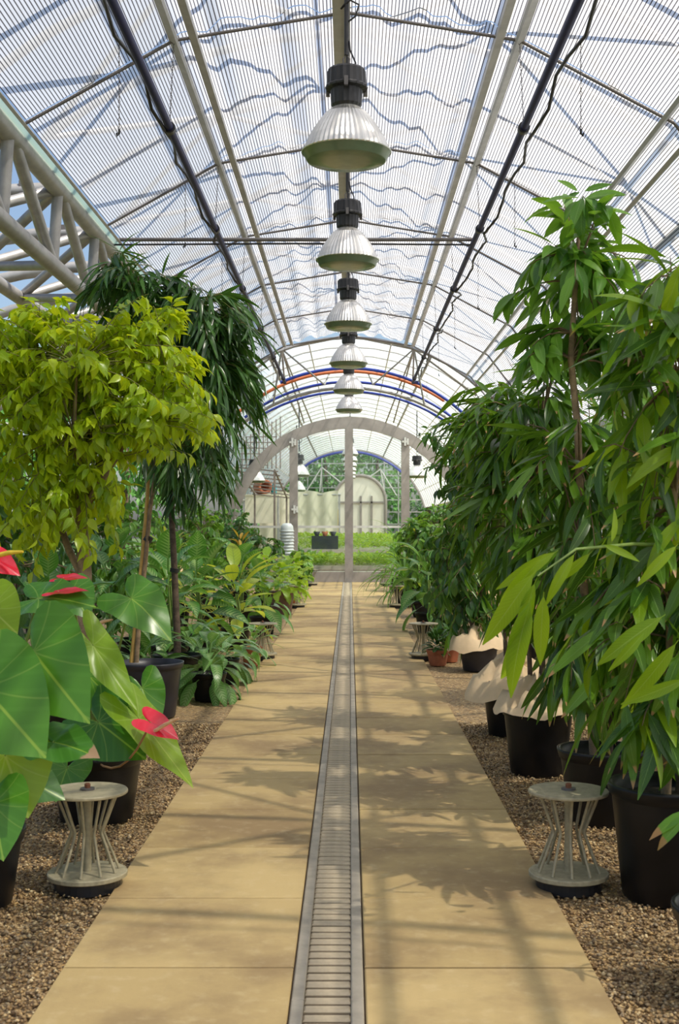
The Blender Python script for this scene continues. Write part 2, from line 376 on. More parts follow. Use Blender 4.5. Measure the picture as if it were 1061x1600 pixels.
def heart_geo(Ln, W, fold=.12, droop=.5, seg=12, cup=.0, ruffle=.02):
    """anthurium blade: stalk meets it at the origin, two rounded lobes behind, pointed tip at +y"""
    th = np.concatenate([np.linspace(-178, -20, 17), np.linspace(-14, 14, 7), np.linspace(20, 178, 17)])
    rr = np.interp(np.abs(th), *HEART); rings = (.02, .3, .58, .82, 1.0)
    V = []; UV = []; Fc = []; n = len(th)
    for s_ in rings:
        for k in range(n):
            a = math.radians(th[k]); r = rr[k]*s_
            x, y = r*math.sin(a)*W/1.06, r*math.cos(a)*Ln
            q = max(0, y/Ln); b = max(0, -y/Ln)
            z = abs(x)*fold-droop*Ln*.5*q*q-.12*Ln*b*b+cup*(-abs(x)**1.5)/max(W, .01)**.5
            z += ruffle*Ln*math.sin(math.radians(th[k])*5+1)*s_*s_+.012*Ln*math.sin(7*q+9*abs(x)/W)*s_
            V.append((x, y, z)); UV.append((.5+x/W*.9, .30+.70*y/Ln))
    for i in range(len(rings)-1):
        for k in range(n-1):
            a = i*n+k; Fc.append((a, a+n, a+n+1, a+1))
    return np.array(V), np.array(Fc), np.array(UV)
def geo_mesh(name, g, mat, var=None):
    V, Fc, UV = g
    me = bpy.data.meshes.new(name); me.from_pydata(V.tolist(), [], Fc.tolist())
    uvl = me.uv_layers.new(name='UVMap'); uvl.data.foreach_set('uv', UV[Fc.ravel()].astype(np.float32).ravel())
    a = me.attributes.new('var', 'FLOAT', 'FACE')
    if var is not None: a.data.foreach_set('value', np.asarray(var, np.float32))
    me.polygons.foreach_set('use_smooth', np.ones(len(Fc), bool)); me.materials.append(mat); me.update(); return me
def frame(d, up, roll=0.0):
    y = np.array(d, float); y /= np.linalg.norm(y)+1e-9
    z = np.array(up, float); z = z-y*z.dot(y); nz = np.linalg.norm(z)
    if nz < 1e-4: z = np.array([1., 0, 0])-y*y[0]; nz = np.linalg.norm(z)
    z /= nz; x = np.cross(y, z)
    if roll: x, z = x*math.cos(roll)+z*math.sin(roll), z*math.cos(roll)-x*math.sin(roll)
    return np.stack([x, y, z], 1)
class Kind:
    """one kind of leaf: several shapes, one material, shared meshes"""
    def __init__(s, name, mat, geos): s.name = name; s.mat = mat; s.geos = geos; s.mesh = [geo_mesh(name, g, mat) for g in geos]
def variants(n, f): return [f() for _ in range(n)]
U = random.uniform
K = {}
K['benj'] = Kind('leaf', L['benj'], variants(6, lambda: leaf_geo(.098, .048*U(.9, 1.1), 5, prof_tip, U(.3, 1.0), U(.1, .4), .012, .001)))
K['alii'] = Kind('leaf', L['alii'], variants(6, lambda: leaf_geo(.25*U(.85, 1.1), .029*U(.9, 1.25), 6, prof_lance, U(.25, .9), U(.1, .5), .012, .001)))
K['rfig'] = Kind('leaf', L['rfig'], variants(7, lambda: leaf_geo(.27*U(.85, 1.1), .054*U(.85, 1.2), 6, prof_lance, U(.2, .9), U(.1, .45), .018, .0015)))
K['rfig_lime'] = Kind('leaf', L['rfig_lime'], variants(4, lambda: leaf_geo(.30*U(.85, 1.1), .055*U(.9, 1.15), 7, prof_lance, U(.5, 1.0), U(.1, .4), .018, .0015)))
K['rfig_brown'] = Kind('leaf', L['rfig_brown'], variants(2, lambda: leaf_geo(.27, .07, 6, prof_lance, .5, .3, .018, .0015)))
K['narrow'] = Kind('leaf', L['rfig'], variants(6, lambda: leaf_geo(.26*U(.85, 1.1), .036*U(.85, 1.2), 6, prof_lance, U(.25, .95), U(.1, .45), .012, .0012)))
K['tall'] = Kind('leaf', L['tall'], variants(6, lambda: leaf_geo(.225*U(.85, 1.1), .068*U(.9, 1.1), 6, prof_lance, U(.2, .9), U(.1, .4), .018, .0015)))
K['agla'] = Kind('leaf', L['agla'], variants(5, lambda: leaf_geo(.26*U(.9, 1.1), .085*U(.9, 1.1), 6, prof_lance, U(1.0, 1.9), U(.1, .3), .12, .004)))
K['dief'] = Kind('leaf', L['dief'], variants(5, lambda: leaf_geo(.40*U(.9, 1.1), .18*U(.9, 1.1), 7, prof_ovate, U(.8, 1.6), U(.1, .3), .14, .007)))
K['lime'] = Kind('leaf', L['lime'], variants(5, lambda: leaf_geo(.40*U(.9, 1.1), .15*U(.9, 1.1), 7, prof_lance, U(.5, 1.3), U(.1, .3), .12, .007)))
K['cream'] = Kind('leaf', L['cream'], variants(4, lambda: leaf_geo(.26*U(.9, 1.1), .10, 6, prof_lance, U(.8, 1.5), U(.1, .3), .1, .005)))
K['strap'] = Kind('leaf', L['strap'], variants(5, lambda: leaf_geo(.75*U(.85, 1.1), .035*U(.9, 1.1), 8, prof_strap, U(1.2, 2.2), U(.2, .5), 0)))
K['gold'] = Kind('leaf', L['gold'], variants(4, lambda: leaf_geo(.48*U(.85, 1.1), .04, 7, prof_strap, U(.9, 1.8), U(.2, .5), 0)))
K['fern'] = Kind('leaf', L['fern'], variants(5, lambda: leaf_geo(.26*U(.85, 1.1), .13, 6, prof_ovate, U(1.0, 1.7), U(.05, .2), .14, .004, wave=.08)))
K['shrub'] = Kind('leaf', L['shrub'], variants(5, lambda: leaf_geo(.13*U(.85, 1.1), .055, 5, prof_lance, U(.4, 1.1), U(.1, .4), .012, .001)))
K['mid'] = Kind('leaf', L['mid'], variants(5, lambda: leaf_geo(.14*U(.85, 1.1), .06, 5, prof_lance, U(.4, 1.1), U(.1, .4), .012, .001)))
K['croton'] = Kind('leaf', L['croton'], variants(4, lambda: leaf_geo(.20*U(.85, 1.1), .05, 5, prof_lance, U(.5, 1.2), U(.1, .3), .02, .002)))
K['far'] = Kind('leaf', L['far'], variants(4, lambda: leaf_geo(.30, .17, 3, prof_ovate, .5, .3)))
K['seed'] = Kind('leaf', L['seed'], variants(4, lambda: leaf_geo(.09, .045, 3, prof_ovate, .6, .2)))

def finish(root, leaves, cap=300, vis_only=True, cell=9):
    """leaves: (Kind, variant, pos, 3x3). The ones that show largest become parts, the rest one stuff part."""
    loc = np.array(root.location)
    order = []
    if len(leaves) > cap:
        best = {}
        for i, (k, v, p, R) in enumerate(leaves):
            c = p+R @ np.array([0, .5*np.linalg.norm(k.geos[v][0][-1]), 0])
            if c[1] < 1: continue
            x, y = VX+c[0]*F/c[1], VY-(c[2]-H)*F/c[1]
            if not (-15 < x < 1076 and -15 < y < 1615): continue
            key = (int(x//cell), int(y//cell))
            if key not in best or c[1] < best[key][0]: best[key] = (c[1], i)
        order = [i for _, i in sorted(best.values())][:cap]
    else: order = list(range(len(leaves)))
    chosen = set(order)
    for i in order:
        k, v, p, R = leaves[i]
        o = bpy.data.objects.new('leaf', k.mesh[v]); o.parent = root
        o.matrix_basis = Matrix([[*R[0], p[0]-loc[0]], [*R[1], p[1]-loc[1]], [*R[2], p[2]-loc[2]], [0, 0, 0, 1]])
        COL.objects.link(o)
    rest = {}
    for i, l in enumerate(leaves):
        if i not in chosen: rest.setdefault(l[0].mat.name, []).append(l)
    for mn, ls in rest.items():
        Vs, Fs, Us, var, n = [], [], [], [], 0
        for k, v, p, R in ls:
            V, Fc, UV = k.geos[v]
            Vs.append(V @ R.T+(p-loc)); Fs.append(Fc+n); Us.append(UV); n += len(V); var += [random.random()]*len(Fc)
        me = geo_mesh('foliage', (np.concatenate(Vs), np.concatenate(Fs), np.concatenate(Us)), ls[0][0].mat, var)
        tag(link('foliage', me, root), kind='stuff')

def shoots(root, crowns, starts, kinds, per, span=(.4, 1.0), hang=.6, size=(.8, 1.15), r_tw=.004, arc=.15, droop_end=.12, mat=None, gap=None, side=.9, jit=.3, collect=None, radial=0.0):
    """twigs from 'starts' into ellipsoid crowns [(centre, radii, n)], leaves along their outer part"""
    leaves = []; tw = MB(); loc = Vector(root.location)
    for c, r, n in crowns:
        for _ in range(n):
            d = Vector((random.gauss(0, 1), random.gauss(0, 1), random.gauss(0, 1))).normalized()
            q = U(.35, 1)**.5
            e = Vector(c)+Vector((d.x*r[0], d.y*r[1], d.z*r[2]))*q
            s_ = min(random.sample(starts, min(len(starts), 3)), key=lambda p: (p-e).length)
            mid = s_.lerp(e, .55)+Vector((0, 0, arc*(e-s_).length))
            end = e
            pts = []
            for i in range(8):
                t = i/7
                p = s_*(1-t)**2+mid*2*t*(1-t)+end*t*t
                p = p-Vector((0, 0, droop_end*(t**4)))
                pts.append(p)
            tw.tube([p-loc for p in pts[::2]+[pts[-1]]], [r_tw*1.6, r_tw*1.3, r_tw, r_tw*.7, r_tw*.4], 4, False)
            m = random.randint(*per)
            lng = (e-s_).length
            lo = max(span[0], 1-(gap*m/lng)) if gap else span[0]
            for j in range(m):
                t = lo+(span[1]-lo)*(j+U(0, .6))/m
                i = min(int(t*7), 6); f = t*7-i
                p = pts[i].lerp(pts[i+1], min(f, 1)); tan = (pts[i+1]-pts[i]).normalized()
                sd_ = tan.cross(Vector((0, 0, 1)))
                sd_ = sd_.normalized() if sd_.length > .05 else Vector((1, 0, 0))
                sgn = 1 if j % 2 else -1
                ax = tan*U(.3, .8)+sd_*sgn*side*U(.5, 1.1)+Vector((U(-jit, jit), U(-jit, jit), U(-jit, jit)-hang*U(.5, 1.3)))
                if radial:
                    q_ = p-Vector(c); q_.z *= .3
                    ax = ax+q_.normalized()*radial
                up = Vector((U(-.4, .4), U(-.4, .4), 1.0))+tan*.5
                k = random.choices([x for x, _ in kinds], [w for _, w in kinds])[0]
                R = frame(ax, up, U(-.5, .5))*U(*size)
                leaves.append((k, random.randrange(len(k.geos)), np.array(p), R))
    if mat is not None and tw.v: tag(tw.build('twigs', mat, root), kind='stuff')
    if collect is not None: collect += leaves; return leaves
    return leaves

def pot_mesh(r, h, m, lip=.018, taper=.78, n=28):
    rb = r*taper
    p = MB().lathe([(rb*.96, 0), (rb, .01), (r*.955, h-.055), (r*.96, h-.05), (r, h-.045), (r+lip*.5, h-.012), (r+lip*.5, h), (r-.006, h), (r-.02, h-.05), (r*.86, h-.09)], n)
    p.disc(rb*.96, 0, n)
    return p.mesh('pot', m)
_pots = {}
def pot(root, r, h, m, off=(0, 0)):
    key = (round(r, 3), round(h, 3), m.name)
    if key not in _pots: _pots[key] = (pot_mesh(r, h, m), MB().lathe([(r*.93, h-.06), (r*.5, h-.048), (.001, h-.045)], 16).mesh('soil', M['soil']))
    a, b = _pots[key]
    p = link('pot', a, root, (off[0], off[1], 0)); s_ = link('soil', b, p); return p

# ------------------------------------------------------------------ the setting
# ground
g = MB().box((0, 30, -.30), (200, 260, .4)).build('ground', M['lawn']); tag(g, kind='structure')
fl = MB().box((-.1, 29, -.05), (13.2, 72, .08)).build('floor', M['gravel']); tag(fl, kind='structure')
# loose pebbles on the gravel beds
def pebbles():
    base = np.array([[1, 0, 0], [-1, 0, 0], [0, 1, 0], [0, -1, 0], [0, 0, 1], [0, 0, -1]], float)
    fc = np.array([[4, 0, 2], [4, 2, 1], [4, 1, 3], [4, 3, 0], [5, 2, 0], [5, 1, 2], [5, 3, 1], [5, 0, 3]])
    Vs = []; cnt = 0
    def zone(n, x0, x1, y0, y1):
        x = RNG.uniform(x0, x1, n); y = y0+(y1-y0)*RNG.uniform(0, 1, n)**1.4
        return np.stack([x, y, RNG.uniform(-.008, .006, n)], 1)
    P = np.concatenate([zone(27000, -2.3, -.972, 3.5, 9.5), zone(19000, .823, 1.75, 3.5, 9.5)])
    n = len(P)
    S = RNG.uniform(.0045, .0105, (n, 1))*np.stack([RNG.uniform(.8, 1.3, n), RNG.uniform(.8, 1.3, n), RNG.uniform(.5, .9, n)], 1)
    a = RNG.uniform(0, 2*PI, n); ca, sa = np.cos(a), np.sin(a); tl = RNG.uniform(-.5, .5, (n, 1))
    v = base[None]*S[:, None, :]; v[:, :, 2] += v[:, :, 0]*tl
    x = v[:, :, 0]*ca[:, None]-v[:, :, 1]*sa[:, None]; y = v[:, :, 0]*sa[:, None]+v[:, :, 1]*ca[:, None]
    V = np.stack([x+P[:, None, 0], y+P[:, None, 1], v[:, :, 2]+P[:, None, 2]], 2).reshape(-1, 3)
    Fc = (fc[None]+6*np.arange(n)[:, None, None]).reshape(-1, 3)
    me = bpy.data.meshes.new('gravel'); me.vertices.add(len(V)); me.vertices.foreach_set('co', V.astype(np.float32).ravel())
    me.loops.add(len(Fc)*3); me.loops.foreach_set('vertex_index', Fc.astype(np.int32).ravel())
    me.polygons.add(len(Fc)); me.polygons.foreach_set('loop_start', np.arange(0, len(Fc)*3, 3, dtype=np.int32))
    me.polygons.foreach_set('use_smooth', np.ones(len(Fc), bool))
    at_ = me.attributes.new('var', 'FLOAT', 'FACE'); at_.data.foreach_set('value', np.repeat(RNG.uniform(0, 1, n), 8).astype(np.float32))
    me.update(calc_edges=True); me.validate(); me.materials.append(M['pebble'])
    o = link('gravel', me)
    tag(o, 'loose brown and grey pebbles beside the paved path', 'gravel', kind='stuff')
pebbles()
# path: an empty that parents the slabs
X0, XA, XB, X1 = -.968, -.185, .043, .819
path = empty('path'); tag(path, kind='structure')
MB().box(((X0+X1)/2, 18, -.028), (X1-X0-.02, 30.5, .05)).build('joint_bed', M['void'], path)
PITCH = .784; Y0 = 4.21-PITCH*3
for i in range(40):
    y = Y0+PITCH*i
    if y > 33: break
    y1 = min(y+PITCH, 33.15)
    for a, b in ((X0, XA-.006), (XB+.006, X1)):
        j = .007
        MB().chamfer((a, y+j, -.06), (b, y1-j, .012+U(-.002, .002)), .004).build('slab', M['slab'], path)
# drain channel
dr = empty('drain_channel', (0, 3, 0)); tag(dr, 'long slotted drain channel set in the middle of the paved path', 'drain')
MB().box(((XA+XB)/2, 15.0, -.045), (XB-XA-.01, 30.2, .02)).build('channel_bed', M['void'], dr)
for i in range(31):
    y0 = -.05+i*.98; y1 = min(y0+.974, 30.12)
    for a, b in ((XA, XA+.040), (XB-.040, XB)):
        MB().chamfer((a, y0, -.05), (b, y1, .011), .004).build('rail', M['drain'], dr)
barm = MB().chamfer((XA+.041, -.021, -.03), (XB-.041, .021, .006), .006).mesh('bar', M['bar'])
farb = MB(); y = .05
for i in range(430):
    yy = .03+.07*i
    if yy > 30.1: break
    if i < 130: link('bar', barm, dr, (0, yy, U(-.001, .001)))
    else: farb.chamfer((XA+.041, yy-.021, -.03), (XB-.041, yy+.021, .006), .006)
tag(farb.build('bars', M['bar'], dr), kind='stuff')

# ceiling: fluted sheets on a polygonal frame
SECT = [(-2.43, 4.53), (-1.32, 5.15), (-.03, 5.36), (1.27, 5.15), (2.43, 4.53), (3.62, 2.98)]
BAY = 3.17; YB = [9.35+BAY*k for k in range(-4, 6)]         # -3.33 .. 25.2
ceil = empty('ceiling'); tag(ceil, kind='structure')
def facet(a, b, y0, y1, wavy, u0, mat, name, parent, seed=0):
    nx, ny = (26, 5) if wavy else (4, 2)
    ax, az = a; bx, bz = b; wd_ = math.hypot(bx-ax, bz-az)
    rr = random.Random(seed)
    ph = [rr.uniform(0, 6.28) for _ in range(4)]
    V, UV, Fc = [], [], []
    for j in range(ny+1):
        for i in range(nx+1):
            s_ = i/nx; t = j/ny; x = ax+(bx-ax)*s_; z = az+(bz-az)*s_; y = y0+(y1-y0)*t
            if wavy:
                e = math.sin(PI*s_)**.5 if 0 < s_ < 1 else 0
                z += e*(.058+.034*math.sin(x*13+.5*math.sin(y*.9))+.020*math.sin(x*22+1.3+y*.25)+.012*math.sin(x*37+y*.7))
            V.append((x, y, z+.012)); UV.append((u0+s_*wd_, y))
    for j in range(ny):
        for i in range(nx):
            q = j*(nx+1)+i; Fc.append((q, q+1, q+nx+2, q+nx+1))
    me = geo_mesh(name, (np.array(V), np.array(Fc), np.array(UV)), mat)
    return link(name, me, parent)
for k in range(len(YB)-1):
    u0 = 0
    for j in range(5):
        a, b = SECT[j], SECT[j+1]
        facet(a, b, YB[k]+.01, YB[k+1]-.01, j in (1, 2), u0, M['sheet'], 'panel', ceil, k*7+j)
        u0 += math.hypot(b[0]-a[0], b[1]-a[1])
for y in YB:                                                   # ribs across, one per bay
    for j in range(5):
        a, b = SECT[j], SECT[j+1]
        MB().tube([(a[0], y, a[1]-.012), (b[0], y, b[1]-.012)], .013, 6).build('rib', M['rib'], ceil)
ym, yl = (YB[0]+YB[-1])/2, YB[-1]-YB[0]
def bar_between(name, x, z, w, h, ang, m):
    return MB().box((x, ym, z), (w, yl, h), Matrix.Rotation(ang, 3, 'Y')).build(name, m, ceil)
for x, z, a in ((-1.32, 5.135, .35), (-1.17, 5.16, .16), (1.27, 5.135, -.35), (1.12, 5.16, -.16), (2.36, 4.55, -.6), (2.53, 4.38, -.8)):
    bar_between('beam', x, z, .062, .035, a, M['alu'])
bar_between('beam', -.065, 5.325, .13, .05, 0, M['alu'])
bar_between('beam', -2.44, 4.51, .025, .03, -.5, M['alu'])
bar_between('beam', 3.62, 2.96, .10, .08, 0, M['alu'])
MB().box((-2.475, ym, 4.505), (.055, yl, .008), Matrix.Rotation(-.9, 3, 'Y')).build('edge_strip', M['green_glass'], ceil)

# outer roof frame over the sheets: arches and cross bracing
rt = empty('beam_outer_roof'); tag(rt, kind='structure')
RO, ZO = 4.38, 1.44
def arc(ang, y, r=RO, zc=ZO): return Vector((r*math.sin(ang), y, zc+r*math.cos(ang)))
A1, A0 = 1.08, -.66
yo = [YB[0]+BAY/2*k for k in range(19)]
for y in yo[4:]:
    MB().tube([arc(A0+(A1-A0)*i/14, y) for i in range(15)], .040, 8).build('arch', M['galv'], rt)
ANG = [-.66, -.30, .0, .30, .66, 1.08]
for k in range(4, len(yo)-1, 1):
    for j in range(5):
        a, b = (ANG[j], ANG[j+1]) if (k+j) % 2 else (ANG[j+1], ANG[j])
        MB().tube([arc(a, yo[k]), arc(b, yo[k+1])], .027, 6).build('brace', M['galv'], rt)
for a in ANG[1:]:
    MB().tube([arc(a, yo[3]), arc(a, yo[-1])], .02, 6).build('purlin', M['galv'], rt)

# left lattice girder
lg = empty('beam_left_girder'); tag(lg, kind='structure')
GT, GB, GO = (-2.575, 4.47), (-2.62, 3.80), (-3.55, 3.95)
MB().tube([(GT[0], 2.5, GT[1]), (GT[0], 25.6, GT[1])], .078, 14).build('chord', M['galv'], lg)
MB().tube([(GB[0], 2.5, GB[1]), (GB[0], 25.6, GB[1])], .072, 14).build('chord', M['galv'], lg)
MB().tube([(GO[0], 2.5, GO[1]), (GO[0], 25.6, GO[1])], .072, 14).build('chord', M['galv'], lg)
for k in range(-3, 11):
    y = 9.4+1.6*k
    for a, b, r in (((GT[0], y, GT[1]), (GB[0], y, GB[1]), .05), ((GT[0], y+.1, GT[1]), (GB[0], y+1.6, GB[1]), .05),
                    ((GT[0], y, GT[1]), (GO[0], y+.8, GO[1]), .048), ((GT[0], y+1.6, GT[1]), (GO[0], y+.8, GO[1]), .048),
                    ((GB[0], y, GB[1]), (GO[0], y+.8, GO[1]), .045)):
        MB().tube([a, b], r, 10).build('web_tube', M['galv'], lg)
    MB().tube([(GT[0]-3.9*math.sin(t), y+.0, GT[1]-2.3*(1-math.cos(t))) for t in (0, .15, .3, .45, .6, .8, 1.0, 1.25, 1.5)], .065, 10).build('arch', M['galv'], lg)
    MB().box((GT[0]-.28, y, GT[1]-.02), (.1, .12, .16)).build('bracket', M['rib'], lg)
for x, z in ((-4.3, 3.8), (-5.4, 3.1)):
    MB().tube([(x, 2.5, z), (x, 25.6, z)], .03, 8).build('purlin', M['white_metal'], lg)

# right wall, mostly behind the plants
wr = empty('wall_right'); tag(wr, kind='structure')
MB().box((3.66, ym, .2), (.16, yl, .4)).build('plinth', M['concrete'], wr)
for k in range(len(YB)-1):
    MB().box((3.66, YB[k], 1.65), (.08, .08, 2.5)).build('post', M['alu'], wr)
    me = geo_mesh('pane', (np.array([(3.64, YB[k]+.05, .4), (3.64, YB[k+1]-.05, .4), (3.64, YB[k+1]-.05, 2.95), (3.64, YB[k]+.05, 2.95)]), np.array([[0, 1, 2, 3]]), np.array([(0, 0), (3, 0), (3, 2.5), (0, 2.5)])), M['wall_sheet'])
    link('pane', me, wr)

# vaulted roof of the crossing and of the far hall
vr = empty('roof_vault'); tag(vr, kind='structure')
RV, ZV = 3.9, 1.46
ya = [25.35+1.30*k for k in range(29)]                       # to 61.75
AV = 1.32
def varc(a, y, r=RV): return Vector((r*math.sin(a), y, ZV+r*math.cos(a)))
for k, y in enumerate(ya):
    MB().tube([varc(-AV+2*AV*i/20, y, RV-.03) for i in range(21)], .022 if k else .03, 6).build('arch', M['white_metal' if k else 'galv'], vr)
for i in range(13):
    a = -AV+2*AV*i/12
    MB().tube([varc(a, ya[0], RV-.05), varc(a, ya[-1], RV-.05)], .018 if i not in (4, 8) else .035, 6).build('purlin', M['galv' if i in (4, 8) else 'white_metal'], vr)
for k in range(len(ya)-1):
    V = [varc(-AV+2*AV*i/24, y) for y in (ya[k], ya[k+1]) for i in range(25)]
    UV = [(RV*2*AV*i/24, y) for y in (ya[k], ya[k+1]) for i in range(25)]
    me = geo_mesh('panel', (np.array([tuple(v) for v in V]), np.array([(i, i+1, i+26, i+25) for i in range(24)]), np.array(UV)), M['roof_glass'] if k < 2 else M['white_sheet'])
    link('panel', me, vr)
# crossing truss at the end of the fluted ceiling
ct = empty('beam_crossing_truss'); tag(ct, kind='structure')
def seg(a, b, r, m='galv', name='strut'): return MB().tube([at(*a), at(*b)], r, 8).build(name, M[m], ct)
def parc(apex, r, y, a0, a1, n=20): return [Vector((-.03+r*math.sin(a0+(a1-a0)*i/n), y, apex-r+r*math.cos(a0+(a1-a0)*i/n))) for i in range(n+1)]
for kx, s_ in ((440, -1), (647, 1)):
    for tx, ty, tY in ((545-s_*-38, 601, 26.0), (545+s_*118, 632, 26.0), (545+s_*70, 660, 31), (545+s_*58, 660, 31), (545+s_*100, 600, 26.6)):
        seg((kx, 545, 25.6), (tx, ty, tY), .020)
    seg((kx, 545, 25.6), (545, 524, 25.6), .03); seg((kx, 545, 25.6), (545+s_*200, 618, 25.6), .03)
    seg((545+s_*38, 601, 26.0), (545+s_*20, 560, 26.4), .018)
MB().tube(parc(4.40, 3.7, 26.2, -.75, .75), .035, 10).build('lower_chord', M['galv'], ct)

# glazed portal
PY = 33.2
po = empty('wall_portal'); tag(po, kind='structure')
RP, ZP, XP = 3.35, 1.05, -.03
def pa(a, r, y=PY): return Vector((XP+r*math.sin(a), y, ZP+r*math.cos(a)))
mb = MB(); n = 36; aa = [-1.62+3.24*i/n for i in range(n+1)]
for i in range(n):
    a, b = aa[i], aa[i+1]
    q = [pa(a, RP-.30, PY-.06), pa(a, RP, PY-.06), pa(b, RP, PY-.06), pa(b, RP-.30, PY-.06)]
    q2 = [v+Vector((0, .12, 0)) for v in q]
    mb.add(q+q2, [(0, 1, 2, 3), (7, 6, 5, 4), (0, 3, 7, 4), (1, 5, 6, 2)])
mb.build('arch_frame', M['taupe'], po)
for x in (-1.50, -.03, 1.47):
    h = ZP+math.sqrt((RP-.25)**2-(x-XP)**2)
    MB().box((x, PY, h/2), (.22, .13, h)).build('post', M['taupe'], po)
for s_ in (-1, 1):
    MB().box((XP+s_*(RP-.15), PY, .5), (.28, .12, 1.1)).build('post', M['taupe'], po)
for x0, x1 in ((-3.2, -1.61), (-1.39, -.14), (.08, 1.36), (1.58, 3.15)):
    MB().box(((x0+x1)/2, PY, 1.48), (x1-x0, .07, .06)).build('rail', M['white_metal'], po)
    MB().box(((x0+x1)/2, PY, .14), (x1-x0, .10, .28)).build('kick_panel', M['taupe'], po)
    zt = ZP+math.sqrt(max(.2, (RP-.2)**2-max(abs(x0-XP), abs(x1-XP))**2))
    for z0, z1 in ((.28, 1.45), (1.51, zt)):
        if z1 > z0+.1: MB().box(((x0+x1)/2, PY, (z0+z1)/2), (x1-x0, .012, z1-z0)).build('pane', M['glass'], po)
for px, py in ((457, 691), (633, 690), (460, 796)):
    c = at(px, py, PY-.1)
    MB().box(c, (.05, .06, .22)).box(c+Vector((.07, 0, 0)), (.05, .06, .16)).box(c, (.16, .05, .05)).build('bracket', M['white_metal'], po)

# far gable wall with a second doorway
GY = 61.9
fg = empty('wall_far'); tag(fg, kind='structure')
mb = MB()
MB().tube([varc(-AV+2*AV*i/24, GY, RV-.06) for i in range(25)], .07, 8).build('arch_frame', M['alu'], fg)
for z in (1.6, 2.2, 2.8, 3.4, 4.0, 4.6):
    w = math.sqrt(RV**2-(z-ZV)**2)
    MB().box((0, GY, z), (2*w, .05, .045)).build('rail', M['alu'], fg)
for x in (-2.8, -2.1, -1.4, 1.7, 2.4):
    h = ZV+math.sqrt((RV-.1)**2-x*x)
    MB().box((x, GY, h/2), (.05, .05, h)).build('post', M['alu'], fg)
for a, b in (((-2.3, 3.0), (-1.4, 4.4)), ((-1.4, 4.4), (-.4, 3.6)), ((-1.4, 4.4), (-1.5, 3.2)), ((2.3, 3.0), (1.5, 4.3)), ((1.5, 4.3), (.5, 3.6)), ((1.5, 4.3), (1.7, 3.2))):
    MB().tube([(a[0], GY-.3, a[1]), (b[0], GY-.3, b[1])], .03, 6).build('strut', M['white_metal'], fg)
V = [varc(-AV+2*AV*i/24, GY+.04, RV-.1) for i in range(25)]
mb = MB().add(V+[Vector((V[-1].x, GY+.04, .1)), Vector((V[0].x, GY+.04, .1))], [tuple(range(27))]); mb.build('pane', M['glass'], fg)
# white arched doorway in front of the gable
fd = empty('door_far', (.45, 58, 0)); tag(fd, kind='structure')
r_ = 1.12
def dpt(a, r, y): return Vector((r*math.sin(a), y, 2.65+r*math.cos(a)))
ring = [dpt(-PI/2+PI*i/18, r_, 0) for i in range(19)]
MB().add([Vector((-r_, 0, .75))]+ring+[Vector((r_, 0, .75))], [tuple(range(21))]).add([Vector((-r_, .06, .75))]+[v+Vector((0, .06, 0)) for v in ring]+[Vector((r_, .06, .75))], [tuple(reversed(range(21)))]).build('leaf_panel', M['white_board'], fd)
MB().tube([Vector((-r_-.08, -.05, 0))]+[dpt(-PI/2+PI*i/18, r_+.08, -.05) for i in range(19)]+[Vector((r_+.08, -.05, 0))], .075, 8).build('door_frame', M['taupe'], fd)
for x in (-.55, .05, .55): MB().box((x, -.05, 1.75), (.09, .06, 2.3)).build('mullion', M['taupe'], fd)
MB().box((0, -.05, 2.6), (2.2, .06, .08)).build('rail', M['taupe'], fd)

# ------------------------------------------------------------------ lamps
def lamp_parts(root, rod=1.15):
    MB().lathe([(.070, .250), (.088, .238), (.122, .21), (.155, .168), (.188, .12), (.215, .075), (.234, .03), (.242, .004), (.254, 0), (.251, -.006)], 96, alt=.975, smooth=False).build('reflector', M['refl'], root)
    MB().lathe([(.250, -.004), (.243, -.006), (.222, -.048), (.215, -.052), (.12, -.056), (.001, -.058)], 40).build('lens', M['lens'], root)
    h = MB().lathe([(.070, .235), (.086, .262), (.090, .345), (.118, .352), (.120, .362), (.112, .372)], 36, alt=.96, smooth=False)
    h.lathe([(.112, .372), (.108, .45), (.098, .462), (.001, .466)], 36, alt=.96, smooth=False)
    h = h.build('ballast_housing', M['black'], root)
    for a in (.5, 2.6, 4.7): MB().box((.122*math.cos(a), .122*math.sin(a), .357), (.022, .022, .05)).build('clip', M['chain'], h)
    hk = MB().tube([(0, 0, .46), (-.016, 0, .485), (-.018, 0, .52), (0, 0, .545), (.018, 0, .52), (.014, 0, .485), (0, 0, .462)], .005, 6)
    hk.build('hook', M['chain'], h)
    MB().tube([(0, 0, .54), (0, 0, .54+rod)], .013, 8).build('suspension_rod', M['cable'], root)
    MB().tube([(.055, 0, .455), (.05, 0, .5), (.02, 0, .57), (.015, 0, .62)], .005, 6).build('power_cord', M['cable'], root)
    MB().tube([(.0, 0, .72), (.05, -.02, .75), (.07, -.03, .81), (.02, -.02, .84), (-.03, .0, .80), (.05, 0, .90), (.06, -.02, .97), (.0, 0, 1.0)], .006, 6).box((.055, -.02, .95), (.05, .05, .07)).build('cord_loop', M['cable'], root)
lamp0 = empty('hanging_lamp', (-.02, 6.96, 3.585)); lamp_parts(lamp0, 1.20)
ORD = ['nearest and largest of the central row', 'second from the front in the central row', 'third from the front in the central row', 'fourth from the front in the central row', 'fifth from the front in the central row', 'sixth and last before the portal']
tag(lamp0, 'ribbed silver bell lamp with black housing, '+ORD[0], 'lamp', 'bell lamps hanging along the ridge')
for i, y in enumerate((9.85, 13.0, 16.15, 19.4, 22.7)):
    l = copy_tree(lamp0); l.location = (-.02, y, 3.60+.005*i); l['label'] = 'ribbed silver bell lamp with black housing, '+ORD[i+1]
